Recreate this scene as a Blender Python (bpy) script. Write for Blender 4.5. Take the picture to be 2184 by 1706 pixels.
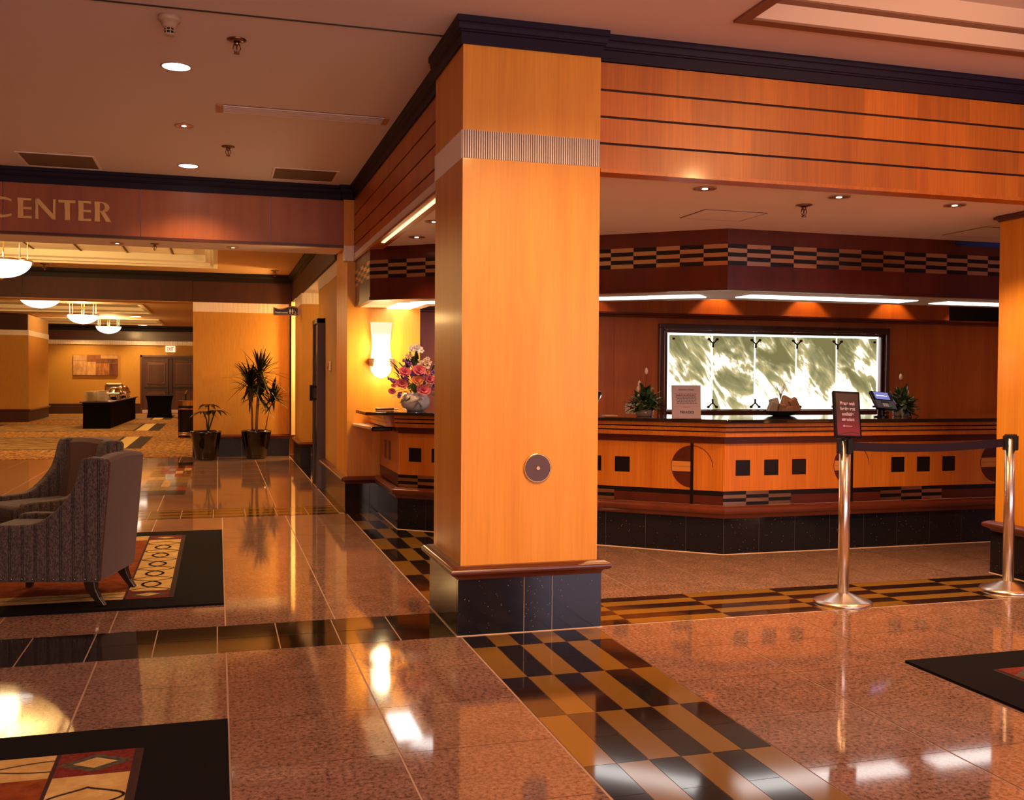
import bpy, bmesh, math, random
from mathutils import Vector, Matrix
from math import sin, cos, pi, radians as R, sqrt, atan2

for o in list(bpy.data.objects): bpy.data.objects.remove(o, do_unlink=True)
C = bpy.context.scene.collection
scene = bpy.context.scene

# ------------------------------------------------------------------ camera
F_PX, W_PX, H_PX = 2134.4, 2184, 1706
CAM_H = 1.25
YAW, PIT, ROL = R(16.39258259), R(-1.33398542), R(0.36889518)
_f = Vector((sin(YAW)*cos(PIT), cos(YAW)*cos(PIT), sin(PIT)))
_r0 = Vector((cos(YAW), -sin(YAW), 0)); _u0 = _r0.cross(_f)
_r = _r0*cos(ROL) + _u0*sin(ROL); _u = -_r0*sin(ROL) + _u0*cos(ROL)
cam = bpy.data.cameras.new('camera'); cam_o = bpy.data.objects.new('camera', cam); C.objects.link(cam_o)
cam.sensor_fit = 'HORIZONTAL'; cam.sensor_width = 36.0; cam.lens = F_PX/W_PX*36.0
cam.clip_start = 0.05; cam.clip_end = 200
cam_o.matrix_world = Matrix(((_r.x, _u.x, -_f.x, 0), (_r.y, _u.y, -_f.y, 0), (_r.z, _u.z, -_f.z, CAM_H), (0, 0, 0, 1)))
scene.camera = cam_o

# ------------------------------------------------------------------ world, exposure
wd = bpy.data.worlds.new('world'); scene.world = wd; wd.use_nodes = True
wd.node_tree.nodes['Background'].inputs[0].default_value = (0.55, 0.5, 0.6, 1)
wd.node_tree.nodes['Background'].inputs[1].default_value = 0.02
vs = scene.view_settings
vs.view_transform = 'Standard'; vs.look = 'None'; vs.exposure = 0.82; vs.gamma = 1.0; vs.use_curve_mapping = False

# ------------------------------------------------------------------ lights of the place and added fill
WARM = (1.0, 0.54, 0.21); PINK = (1.0, 0.60, 0.36); COOL = (0.72, 0.70, 1.0); GOLD = (1.0, 0.62, 0.22); WHITE = (1.0, 0.93, 0.82)
def area(name, loc, sx, sy, power, col, rot=(0, 0, 0), spread=180):
    l = bpy.data.lights.new(name, 'AREA'); l.shape = 'RECTANGLE'; l.size = sx; l.size_y = sy; l.energy = power; l.color = col
    l.spread = R(spread)
    o = bpy.data.objects.new(name, l); o.location = loc; o.rotation_euler = rot; C.objects.link(o); return o
def spot(name, loc, power, col, ang=110, blend=0.6, rad=0.05, aim=None):
    l = bpy.data.lights.new(name, 'SPOT'); l.energy = power; l.color = col; l.spot_size = R(ang); l.spot_blend = blend; l.shadow_soft_size = rad
    o = bpy.data.objects.new(name, l); o.location = loc; C.objects.link(o)
    if aim is not None:
        o.rotation_euler = (Vector(aim)-Vector(loc)).to_track_quat('-Z', 'Y').to_euler()
    return o
def point(name, loc, power, col, rad=0.05):
    l = bpy.data.lights.new(name, 'POINT'); l.energy = power; l.color = col; l.shadow_soft_size = rad
    o = bpy.data.objects.new(name, l); o.location = loc; C.objects.link(o); return o
# fill for daylight inferred from behind the camera, through added entrance windows
area('window_light', (1.0, -4.85, 1.55), 3.4, 2.2, 120, (1.0, 0.64, 0.52), (R(90), 0, 0))
area('window_light', (6.2, -4.85, 1.55), 3.4, 2.2, 55, (0.85, 0.68, 0.90), (R(90), 0, 0))
# lobby downlights: in view, over the seating, plus unseen fill added behind the camera
for x, y, p in ((-0.22, 5.90, 26), (-0.22, 8.65, 48), (-2.6, 5.9, 18), (-2.0, 8.4, 34), (1.7, 2.9, 40), (-0.6, 2.4, 30), (3.9, 2.9, 42), (6.4, 2.9, 35), (-2.6, 2.4, 18), (1.4, -0.6, 120), (4.6, -0.6, 60), (-1.8, -0.6, 50)):
    spot('downlight_lamp', (x, y, 2.945), p, WARM if y > 5 else PINK, 125, 0.7, 0.06)
# unseen accent spots added to brighten the central pillar and the front beam
spot('accent_fill', (1.75, 2.0, 2.94), 215, WARM, 52, 0.9, 0.05, (1.52, 4.67, 1.15))
spot('accent_fill', (3.9, 1.6, 2.94), 80, WARM, 60, 0.9, 0.05, (3.2, 4.72, 2.2))
# downlights in the low ceiling over the queue
for x, y in ((2.588, 5.04), (3.436, 5.03), (4.253, 5.05), (1.441, 7.47), (1.42, 6.69)):
    spot('downlight_lamp', (x, y, 2.285), 58 if x > 2 else 28, WARM, 115, 0.6, 0.04)
# second room and carpeted hall
for x, y, p in ((-1.27, 13.36, 26), (-2.3, 13.4, 20), (0.35, 14.6, 30), (-1.4, 10.9, 34), (0.3, 11.6, 30), (0.3, 13.0, 20), (-0.85, 9.5, 8), (0.13, 9.47, 8)):
    spot('downlight_lamp', (x, y, 2.775 if y > 9.8 else 2.395), p, WARM, 120, 0.6, 0.06)
for x, y in ((-2.07, 24.8), (-2.1, 28.5), (-2.09, 30.7), (-2.25, 33.0), (-4.0, 33.0), (-5.6, 24.5), (-0.9, 18.3), (-3.0, 18.0), (-1.2, 22.0), (-4.2, 21.0)):
    spot('downlight_lamp', (x, y, 2.775), 75, GOLD, 130, 0.6, 0.08)
point('corridor_lamp', (1.70, 15.42, 1.7), 70, GOLD, 0.1)
point('corridor_lamp', (2.0, 12.9, 2.0), 16, GOLD, 0.1)
# wall washers over the back wall of the desk
for x in (5.02, 6.10, 7.18, 8.2): spot('wall_washer', (x, 9.36, 2.27), 10, WARM, 95, 0.35, 0.02)
for x, y in ((5.78, 7.8), (3.6, 8.2), (7.6, 7.8)): spot('downlight_lamp', (x, y, 2.285), 8, WARM, 110, .5, .04)
for x in (2.4, 3.6): spot('wall_washer', (x, 9.30, 2.27), 5, WARM, 95, 0.35, 0.02)

# ------------------------------------------------------------------ object helpers
OFF = {}
def tag(o, label=None, cat=None, group=None, kind=None):
    if label: o['label'] = label
    if cat: o['category'] = cat
    if group: o['group'] = group
    if kind: o['kind'] = kind
    return o
def thing(name, loc, label, cat, rz=0, group=None):
    o = bpy.data.objects.new(name, None); o.location = loc; o.rotation_euler = (0, 0, rz); o.empty_display_size = 0.1
    C.objects.link(o); OFF[o.name] = Vector(loc); tag(o, label, cat, group); return o
class MB:
    def __init__(s): s.v = []; s.f = []; s.m = []
    def add(s, vs, fs, m=0):
        n = len(s.v); s.v += [tuple(v) for v in vs]; s.f += [tuple(i+n for i in f) for f in fs]; s.m += [m]*len(fs); return s
    def box(s, x0, x1, y0, y1, z0, z1, m=0):
        v = [(x0, y0, z0), (x1, y0, z0), (x1, y1, z0), (x0, y1, z0), (x0, y0, z1), (x1, y0, z1), (x1, y1, z1), (x0, y1, z1)]
        return s.add(v, [(0, 3, 2, 1), (4, 5, 6, 7), (0, 1, 5, 4), (1, 2, 6, 5), (2, 3, 7, 6), (3, 0, 4, 7)], m)
    def obox(s, c, ax, ay, hx, hy, z0, z1, m=0):
        ax = Vector(ax[:2]).normalized(); ay = Vector((-ax.y, ax.x))
        P = [Vector(c[:2])+ax*i*hx+ay*j*hy for i, j in ((-1, -1), (1, -1), (1, 1), (-1, 1))]
        v = [(p.x, p.y, z0) for p in P]+[(p.x, p.y, z1) for p in P]
        return s.add(v, [(0, 3, 2, 1), (4, 5, 6, 7), (0, 1, 5, 4), (1, 2, 6, 5), (2, 3, 7, 6), (3, 0, 4, 7)], m)
    def prism(s, poly, z0, z1, m=0):
        n = len(poly)
        a = sum(poly[i][0]*poly[(i+1) % n][1]-poly[(i+1) % n][0]*poly[i][1] for i in range(n))
        if a < 0: poly = list(reversed(poly))
        v = [(x, y, z0) for x, y in poly]+[(x, y, z1) for x, y in poly]
        f = [tuple(range(n-1, -1, -1)), tuple(range(n, 2*n))]+[(i, (i+1) % n, n+(i+1) % n, n+i) for i in range(n)]
        return s.add(v, f, m)
    def poly3(s, pts, thick, m=0):       # planar polygon extruded along vector thick
        n = len(pts); t = Vector(thick); P = [Vector(p) for p in pts]
        v = P+[p+t for p in P]
        f = [tuple(range(n-1, -1, -1)), tuple(range(n, 2*n))]+[(i, (i+1) % n, n+(i+1) % n, n+i) for i in range(n)]
        return s.add(v, f, m)
    def quad(s, a, b, c, d, m=0): return s.add([a, b, c, d], [(0, 1, 2, 3)], m)
    def lathe(s, prof, c=(0, 0, 0), seg=24, m=0, cap=True, sx=1, sy=1):
        v = []; f = []
        for r, z in prof:
            for k in range(seg):
                a = 2*pi*k/seg; v.append((c[0]+r*cos(a)*sx, c[1]+r*sin(a)*sy, c[2]+z))
        for i in range(len(prof)-1):
            for k in range(seg):
                k2 = (k+1) % seg; f.append((i*seg+k, i*seg+k2, (i+1)*seg+k2, (i+1)*seg+k))
        if cap: f.append(tuple(range(seg-1, -1, -1))); f.append(tuple((len(prof)-1)*seg+k for k in range(seg)))
        return s.add(v, f, m)
    def tube(s, pts, r, seg=8, m=0, cap=True):
        P = [Vector(p) for p in pts]; rr = r if isinstance(r, (list, tuple)) else [r]*len(P)
        v = []; f = []
        for i, p in enumerate(P):
            d = (P[min(i+1, len(P)-1)]-P[max(i-1, 0)]).normalized()
            up = Vector((0, 0, 1)) if abs(d.z) < 0.9 else Vector((1, 0, 0))
            a = d.cross(up).normalized(); b = d.cross(a)
            for k in range(seg):
                t = 2*pi*k/seg; q = p+a*cos(t)*rr[i]+b*sin(t)*rr[i]; v.append(tuple(q))
        for i in range(len(P)-1):
            for k in range(seg):
                k2 = (k+1) % seg; f.append((i*seg+k, (i+1)*seg+k, (i+1)*seg+k2, i*seg+k2))
        if cap: f.append(tuple(range(seg))); f.append(tuple((len(P)-1)*seg+k for k in range(seg-1, -1, -1)))
        return s.add(v, f, m)
    def ball(s, c, r, m=0, seg=10, rings=6, sz=1.0):
        prof = [(max(1e-4, r*sin(pi*i/rings)), -r*cos(pi*i/rings)*sz) for i in range(rings+1)]
        return s.lathe(prof, c, seg, m, cap=False)
    def sweep(s, path, prof, closed=False, m=0, side=1, endcap=True):
        # path: list of xy; prof: list of (offset, z) going round; offset is to the right of travel * side
        n = len(path); P = [Vector(p) for p in path]; v = []; f = []; k = len(prof)
        for i in range(n):
            if closed: a = P[(i-1) % n]; b = P[(i+1) % n]
            else: a = P[i-1] if i > 0 else None; b = P[i+1] if i < n-1 else None
            d1 = (P[i]-a).normalized() if a is not None else None; d2 = (b-P[i]).normalized() if b is not None else None
            if d1 is None: d1 = d2
            if d2 is None: d2 = d1
            n1 = Vector((d1.y, -d1.x))*side; n2 = Vector((d2.y, -d2.x))*side
            mt = (n1+n2).normalized(); mt = mt/max(0.25, mt.dot(n1))
            for off, z in prof: v.append((P[i].x+mt.x*off, P[i].y+mt.y*off, z))
        segs = n if closed else n-1
        for i in range(segs):
            j = (i+1) % n
            for q in range(k):
                q2 = (q+1) % k; f.append((i*k+q, j*k+q, j*k+q2, i*k+q2))
        if not closed and endcap: f.append(tuple(range(k))); f.append(tuple((n-1)*k+q for q in range(k-1, -1, -1)))
        return s.add(v, f, m)
    def build(s, name, mats, parent=None, smooth=False, bevel=0, local=False, kind=None, subsurf=0, seg=2):
        if not isinstance(mats, (list, tuple)): mats = [mats]
        off = Vector((0, 0, 0))
        if parent is not None and not local: off = OFF.get(parent.name, off)
        me = bpy.data.meshes.new(name); me.from_pydata([tuple(Vector(v)-off) for v in s.v], [], s.f); me.update()
        for mt in mats: me.materials.append(mt)
        for p, i in zip(me.polygons, s.m): p.material_index = i; p.use_smooth = smooth
        bm = bmesh.new(); bm.from_mesh(me); bmesh.ops.recalc_face_normals(bm, faces=bm.faces); bm.to_mesh(me); bm.free()
        o = bpy.data.objects.new(name, me); C.objects.link(o)
        if parent is not None: o.parent = parent; OFF[o.name] = OFF.get(parent.name, Vector((0, 0, 0)))
        else: OFF[o.name] = Vector((0, 0, 0))
        if bevel:
            b = o.modifiers.new('bevel', 'BEVEL'); b.width = bevel; b.segments = seg; b.limit_method = 'ANGLE'; b.angle_limit = R(40)
        if subsurf:
            b = o.modifiers.new('sub', 'SUBSURF'); b.levels = subsurf; b.render_levels = subsurf
        if kind: o['kind'] = kind
        return o
def struct(name, mb, mats, **k): return mb.build(name, mats, None, kind='structure', **k)
def children(o): return [c for c in bpy.data.objects if c.parent == o]
def copy_tree(o, parent=None):
    c = o.copy(); C.objects.link(c)
    OFF[c.name] = OFF.get(o.name, Vector((0, 0, 0)))
    if parent is not None: c.parent = parent
    for ch in children(o): copy_tree(ch, c)
    return c

# ------------------------------------------------------------------ materials
def new_mat(name):
    m = bpy.data.materials.new(name); m.use_nodes = True; nt = m.node_tree
    return m, nt, nt.nodes['Principled BSDF']
def mat(name, col, rough=0.5, metal=0.0, spec=0.5, coat=0.0, emit=None, es=0.0, trans=0.0, alpha=1.0):
    m, nt, b = new_mat(name)
    b.inputs['Base Color'].default_value = (*col, 1); b.inputs['Roughness'].default_value = rough; b.inputs['Metallic'].default_value = metal
    b.inputs['Specular IOR Level'].default_value = spec; b.inputs['Coat Weight'].default_value = coat; b.inputs['Coat Roughness'].default_value = 0.08
    b.inputs['Transmission Weight'].default_value = trans
    if emit: b.inputs['Emission Color'].default_value = (*emit, 1); b.inputs['Emission Strength'].default_value = es
    return m
def N(nt, t, **k):
    n = nt.nodes.new(t)
    for a, v in k.items(): setattr(n, a, v)
    return n
def ramp(nt, stops):
    r = N(nt, 'ShaderNodeValToRGB'); e = r.color_ramp.elements
    while len(e) < len(stops): e.new(0.5)
    for i, (p, c) in enumerate(stops): e[i].position = p; e[i].color = (*c, 1)
    return r
def mapping(nt, sc, coord='Object', rot=(0, 0, 0), loc=(0, 0, 0)):
    tc = N(nt, 'ShaderNodeTexCoord'); mp = N(nt, 'ShaderNodeMapping'); mp.inputs['Scale'].default_value = sc; mp.inputs['Rotation'].default_value = rot; mp.inputs['Location'].default_value = loc
    nt.links.new(tc.outputs[coord], mp.inputs[0]); return mp
def noise(nt, mp, scale, detail=3, rough=0.5, dist=0):
    n = N(nt, 'ShaderNodeTexNoise'); n.inputs['Scale'].default_value = scale; n.inputs['Detail'].default_value = detail; n.inputs['Roughness'].default_value = rough; n.inputs['Distortion'].default_value = dist
    nt.links.new(mp.outputs[0], n.inputs[0]); return n
def mixc(nt, a, b, fac, mode='MIX'):
    m = N(nt, 'ShaderNodeMix', data_type='RGBA', blend_type=mode)
    for s, v in ((6, a), (7, b)):
        if isinstance(v, tuple): m.inputs[s].default_value = (*v, 1)
        else: nt.links.new(v, m.inputs[s])
    if isinstance(fac, (int, float)): m.inputs[0].default_value = fac
    else: nt.links.new(fac, m.inputs[0])
    return m
def wood(name, c1, c2, rough=0.35, coat=0.25, island=0.25, vert=True, contrast=0.5):
    m, nt, b = new_mat(name)
    s = (5, 5, 0.4) if vert else (0.55, 9, 9)
    mp = mapping(nt, s); g = noise(nt, mp, 1.4, 4, 0.55, 0.3)
    mp2 = mapping(nt, (60, 60, 1.8) if vert else (1.8, 60, 60)); g2 = noise(nt, mp2, 1.5, 3, 0.6)
    r = ramp(nt, [(0.3, c1), (0.72, c2)]); nt.links.new(g.outputs[0], r.inputs[0])
    r2 = ramp(nt, [(0.35, (1-contrast*0.35,)*3), (0.65, (1, 1, 1))]); nt.links.new(g2.outputs[0], r2.inputs[0])
    mx = mixc(nt, r.outputs[0], r2.outputs[0], 1.0, 'MULTIPLY')
    ge = N(nt, 'ShaderNodeNewGeometry'); mr = N(nt, 'ShaderNodeMapRange'); mr.inputs[3].default_value = 1-island; mr.inputs[4].default_value = 1+island*0.3
    nt.links.new(ge.outputs['Random Per Island'], mr.inputs[0])
    mx2 = mixc(nt, mx.outputs[2], mr.outputs[0], 1.0, 'MULTIPLY')
    nt.links.new(mx2.outputs[2], b.inputs['Base Color'])
    b.inputs['Roughness'].default_value = rough; b.inputs['Coat Weight'].default_value = coat; b.inputs['Coat Roughness'].default_value = 0.12
    return m
def speckle(name, base, dark, light, scale=120, rough=0.08, island=0.12, spec=0.5, lightamt=0.78, darkamt=0.42, coat=0.0):
    m, nt, b = new_mat(name)
    mp = mapping(nt, (1, 1, 1)); n1 = noise(nt, mp, scale, 3, 0.7); n2 = noise(nt, mp, scale*0.12, 3, 0.6)
    r = ramp(nt, [(darkamt-0.12, dark), (darkamt+0.06, base), (lightamt-0.08, base), (lightamt+0.02, light)]); nt.links.new(n1.outputs[0], r.inputs[0])
    r2 = ramp(nt, [(0.3, (0.78,)*3), (0.7, (1.08,)*3)]); nt.links.new(n2.outputs[0], r2.inputs[0])
    mx = mixc(nt, r.outputs[0], r2.outputs[0], 1.0, 'MULTIPLY')
    ge = N(nt, 'ShaderNodeNewGeometry'); mr = N(nt, 'ShaderNodeMapRange'); mr.inputs[3].default_value = 1-island; mr.inputs[4].default_value = 1+island
    nt.links.new(ge.outputs['Random Per Island'], mr.inputs[0])
    mx2 = mixc(nt, mx.outputs[2], mr.outputs[0], 1.0, 'MULTIPLY')
    nt.links.new(mx2.outputs[2], b.inputs['Base Color'])
    b.inputs['Roughness'].default_value = rough; b.inputs['Specular IOR Level'].default_value = spec; b.inputs['Coat Weight'].default_value = coat; b.inputs['Coat Roughness'].default_value = 0.05
    return m
def blackgranite(name):
    m, nt, b = new_mat(name)
    mp = mapping(nt, (1, 1, 1)); v = N(nt, 'ShaderNodeTexVoronoi'); v.inputs['Scale'].default_value = 70; nt.links.new(mp.outputs[0], v.inputs[0])
    r = ramp(nt, [(0.0, (0.55, 0.52, 0.55)), (0.18, (0.010, 0.009, 0.012))]); nt.links.new(v.outputs['Distance'], r.inputs[0])
    # keep only a few flecks
    n2 = noise(nt, mp, 35, 1); r2 = ramp(nt, [(0.56, (0, 0, 0)), (0.60, (1, 1, 1))]); nt.links.new(n2.outputs[0], r2.inputs[0])
    mx = mixc(nt, (0.010, 0.010, 0.014), r.outputs[0], r2.outputs[0]); nt.links.new(mx.outputs[2], b.inputs['Base Color'])
    b.inputs['Roughness'].default_value = 0.12; b.inputs['Specular IOR Level'].default_value = 0.42
    return m
def fabric(name, c1, c2, stripes=False, scale=260):
    m, nt, b = new_mat(name)
    mp = mapping(nt, (1, 1, 0.35 if stripes else 1)); n1 = noise(nt, mp, scale, 2, 0.7)
    r = ramp(nt, [(0.38, c1), (0.66, c2)]); nt.links.new(n1.outputs[0], r.inputs[0])
    out = r.outputs[0]
    if stripes:
        mp2 = mapping(nt, (1, 0, 0)); w = N(nt, 'ShaderNodeTexWave', bands_direction='X'); w.inputs['Scale'].default_value = 4.75; w.inputs['Distortion'].default_value = 0
        nt.links.new(mp2.outputs[0], w.inputs[0]); r2 = ramp(nt, [(0.0, (0.30,)*3), (0.012, (0.4,)*3), (0.035, (1,)*3)]); nt.links.new(w.outputs[0], r2.inputs[0])
        w2 = N(nt, 'ShaderNodeTexWave', bands_direction='X'); w2.inputs['Scale'].default_value = 4.75; w2.inputs['Phase Offset'].default_value = 0.9; nt.links.new(mp2.outputs[0], w2.inputs[0])
        r3 = ramp(nt, [(0.0, (0.4,)*3), (0.012, (0.5,)*3), (0.035, (1,)*3)]); nt.links.new(w2.outputs[0], r3.inputs[0])
        a = mixc(nt, out, r2.outputs[0], 1.0, 'MULTIPLY'); a = mixc(nt, a.outputs[2], r3.outputs[0], 1.0, 'MULTIPLY'); out = a.outputs[2]
    nt.links.new(out, b.inputs['Base Color']); b.inputs['Roughness'].default_value = 0.85; b.inputs['Sheen Weight'].default_value = 0.25
    bp_ = N(nt, 'ShaderNodeBump'); bp_.inputs['Strength'].default_value = 0.25; bp_.inputs['Distance'].default_value = 0.002; nt.links.new(n1.outputs[0], bp_.inputs['Height']); nt.links.new(bp_.outputs[0], b.inputs['Normal'])
    return m
def wallpaper(name, c1, c2, sc=(60, 60, 4)):
    m, nt, b = new_mat(name); mp = mapping(nt, sc); n1 = noise(nt, mp, 1.5, 3, 0.6)
    r = ramp(nt, [(0.3, c1), (0.7, c2)]); nt.links.new(n1.outputs[0], r.inputs[0]); nt.links.new(r.outputs[0], b.inputs['Base Color']); b.inputs['Roughness'].default_value = 0.6
    return m
def emis(name, col, st, ramp_noise=None):
    m = bpy.data.materials.new(name); m.use_nodes = True; nt = m.node_tree; nt.nodes.clear()
    e = N(nt, 'ShaderNodeEmission'); e.inputs[0].default_value = (*col, 1); e.inputs[1].default_value = st
    o = N(nt, 'ShaderNodeOutputMaterial'); nt.links.new(e.outputs[0], o.inputs[0]); return m

M_WOOD = wood('honey_wood', (0.80, 0.30, 0.018), (0.95, 0.42, 0.034), 0.42, 0.08, 0.0, True, 0.3)
M_BEAM = wood('beam_wood', (0.56, 0.138, 0.010), (0.71, 0.205, 0.017), 0.38, 0.1, 0.22)
M_COUNTER = wood('counter_wood', (0.56, 0.155, 0.014), (0.72, 0.225, 0.022), 0.32, 0.25, 0.1)
M_PINKW = wood('rose_wood', (0.38, 0.10, 0.034), (0.48, 0.145, 0.05), 0.40, 0.15, 0.10, True, 0.2)
M_CHERRY = wood('dark_cherry', (0.085, 0.010, 0.004), (0.14, 0.018, 0.007), 0.28, 0.3, 0.15)
M_CHERRY2 = wood('cherry_moulding', (0.105, 0.019, 0.008), (0.16, 0.032, 0.012), 0.30, 0.25, 0.0, vert=False)
M_REDW = wood('red_veneer', (0.075, 0.010, 0.004), (0.11, 0.016, 0.006), 0.35, 0.15, 0.1, vert=False)
M_BACKW = wood('back_wall_wood', (0.42, 0.090, 0.008), (0.56, 0.14, 0.013), 0.42, 0.05, 0.12)
M_CROWN = mat('navy_crown', (0.012, 0.006, 0.024), 0.55, spec=0.25)
M_CROWN2 = mat('dark_crown', (0.014, 0.007, 0.006), 0.6, spec=0.25)
M_MAROON = wood('maroon_fascia', (0.050, 0.009, 0.005), (0.070, 0.014, 0.008), 0.65, 0.0, 0.08)
M_CEIL = mat('ceiling_paint', (0.84, 0.74, 0.77), 0.8)
M_CEILIN = mat('low_ceiling_paint', (0.92, 0.82, 0.80), 0.8)
M_CEIL2 = mat('unlit_gold_ceiling', (0.62, 0.36, 0.15), 0.8); M_COFW = mat('lit_coffer_paint', (0.92, 0.84, 0.66), 0.8)  # coffers paler, ceilings darker: the lit look of the coffers is in the paint
M_WALLP = wallpaper('mustard_wallpaper', (0.52, 0.25, 0.035), (0.62, 0.31, 0.048))
M_FLUTE = mat('bright_flute', (1.0, 0.90, 0.78), 0.35, 0.1); M_FLUTEB = mat('dark_flute_gap', (0.16, 0.08, 0.045), 0.5, 0.3)  # ribs' window reflection and the gaps' shade put into pale and dark colour
M_BRASS = mat('brass', (0.78, 0.50, 0.22), 0.22, 1.0)
M_GOLDL = mat('gold_letter', (0.85, 0.56, 0.20), 0.38, 0.2)
M_STEEL = mat('brushed_steel', (0.86, 0.76, 0.68), 0.28, 1.0)
M_CHROME = mat('chrome', (0.85, 0.8, 0.75), 0.1, 1.0)
M_BLACK = mat('black_lacquer', (0.006, 0.005, 0.006), 0.2, spec=0.4)
M_BLACKM = mat('black_matt', (0.010, 0.008, 0.008), 0.6)
M_INLAY = mat('black_inlay', (0.004, 0.003, 0.004), 0.3)
M_GBLK = blackgranite('black_granite'); M_GBLK2 = blackgranite('honed_black_granite'); M_GBLK2.node_tree.nodes['Principled BSDF'].inputs['Roughness'].default_value = 0.42; M_GBLK2.node_tree.nodes['Principled BSDF'].inputs['Specular IOR Level'].default_value = 0.3
M_PINK = speckle('pink_granite', (0.40, 0.225, 0.165), (0.12, 0.06, 0.042), (0.58, 0.37, 0.28), 62, 0.06, 0.05, coat=0.3, darkamt=.46, lightamt=.66)
M_GROUT = mat('grout', (0.62, 0.42, 0.30), 0.5); M_JOINT = mat('granite_joint', (0.10, 0.09, 0.10), 0.5)
M_TGOLD = mat('gold_tile', (0.29, 0.150, 0.024), 0.09, coat=0.35)
M_TDARK = speckle('dark_tile', (0.020, 0.014, 0.015), (0.008, 0.005, 0.006), (0.05, 0.035, 0.035), 130, 0.08, 0.25, coat=0.35)
M_TBLK = mat('black_tile', (0.010, 0.007, 0.006), 0.06, coat=0.4)
M_TRED = mat('red_tile', (0.35, 0.03, 0.02), 0.15)
M_TCREAM = mat('cream_tile', (0.75, 0.50, 0.20), 0.15)
M_LAMP = emis('lamp_glow', (1.0, 0.86, 0.68), 9)
M_LAMPW = emis('panel_glow', (1.0, 0.95, 0.88), 4.0)
M_LAMPW2 = emis('deep_panel_glow', (1.0, 0.93, 0.88), 2.4)
M_BOWL = emis('bowl_glow', (1.0, 0.92, 0.78), 1.5)
M_SHADE = emis('sconce_glow', (1.0, 0.86, 0.52), 1.0)
_nt = M_SHADE.node_tree; _tc = N(_nt, 'ShaderNodeTexCoord'); _sx = N(_nt, 'ShaderNodeSeparateXYZ'); _nt.links.new(_tc.outputs['Object'], _sx.inputs[0])
_mr = N(_nt, 'ShaderNodeMapRange'); _mr.inputs[1].default_value = .08; _mr.inputs[2].default_value = .19; _mr.inputs[3].default_value = 3.0; _mr.inputs[4].default_value = .62; _nt.links.new(_sx.outputs[2], _mr.inputs[0]); _nt.links.new(_mr.outputs[0], [n for n in _nt.nodes if n.type == 'EMISSION'][0].inputs[1])
M_CANCEIL = mat('canopy_soffit_paint', (0.62, 0.50, 0.40), 0.5)
M_LEAF = mat('leaf_green', (0.040, 0.085, 0.022), 0.45)
M_LEAFD = mat('dark_leaf', (0.010, 0.014, 0.005), 0.4)
M_WHITEC = mat('white_ceramic', (0.80, 0.74, 0.78), 0.25, coat=0.4)

# ------------------------------------------------------------------ floor
CEIL, LOW, CEIL2, BEAMZ = 2.96, 2.30, 2.79, 2.285
fb = MB()
fb.box(-7, 12, -5, 15.95, -0.05, -0.002, 0)              # grout bed
G = 0.0022
def tile(x0, x1, y0, y1, m, g=G):
    h = g*.6 if m == 1 else g; k = g*1.7 if m == 1 else g
    fb.quad((x0+k, y0+h, 0), (x1-k, y0+h, 0), (x1-k, y1-h, 0), (x0+k, y1-h, 0), m)
def gridtiles(xs, ys, m=1, g=G):
    for i in range(len(xs)-1):
        for j in range(len(ys)-1): tile(xs[i], xs[i+1], ys[j], ys[j+1], m, g)
def rng(a, b, st): 
    n = max(1, round((b-a)/st)); return [a+(b-a)*i/n for i in range(n+1)]
YN = [-5+0.0]+[0.0]; 
xl = [1.12-0.5415*k for k in range(15, -1, -1)]          # to the left of the checker strip
xr = [1.81+0.5455*k for k in range(0, 19)]
near_y = [4.662-0.469*k for k in range(20, -1, -1)]
gridtiles(xl, near_y)
gridtiles(xr, near_y)
far_y = [5.155+0.4655*k for k in range(0, 9)]; far_y[-1] = 9.10
far_y[-2] = 8.42
gridtiles(xl, far_y)
gridtiles(xr, [5.25, 5.72, 6.19, 6.66, 7.1])
# black band
bx = [1.112-0.2785*k for k in range(28, -1, -1)]
gridtiles(bx, [4.662, 4.905, 5.155], 4, 0.003)
# checker strip running towards the camera and back to the pier
SX = [1.125+0.1142*k for k in range(7)]
rowsN = [4.655, 4.437]+[4.437-0.4835*k for k in range(1, 18)]
for j in range(len(rowsN)-1):
    for i in range(6):
        dark = (i+j) % 2 == 0
        if dark and j > 0:
            mid = (rowsN[j]+rowsN[j+1])/2; tile(SX[i], SX[i+1], mid, rowsN[j], 3, 0.0012); tile(SX[i], SX[i+1], rowsN[j+1], mid, 3, 0.0012)
        else: tile(SX[i], SX[i+1], rowsN[j+1], rowsN[j], 3 if dark else 2, 0.0012)
rowsF = [9.085-0.4835*k for k in range(0, 8)]+[5.31]
for j in range(len(rowsF)-1):
    for i in range(6): tile(SX[i], SX[i+1], rowsF[j+1], rowsF[j], 3 if (i+j) % 2 == 0 else 2, 0.0012)
# checker strip running to the right
SY = [4.680+0.095*k for k in range(7)]
bxs = [1.84, 2.022]+[2.022+0.5585*k for k in range(1, 16)]
for j in range(len(bxs)-1):
    for i in range(6):
        dark = (i+j) % 2 == 0
        if dark and j > 0:
            mid = (bxs[j]+bxs[j+1])/2; tile(bxs[j], mid, SY[i], SY[i+1], 3, 0.0008); tile(mid, bxs[j+1], SY[i], SY[i+1], 3, 0.0008)
        else: tile(bxs[j], bxs[j+1], SY[i], SY[i+1], 3 if dark else 2, 0.0008)
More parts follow.
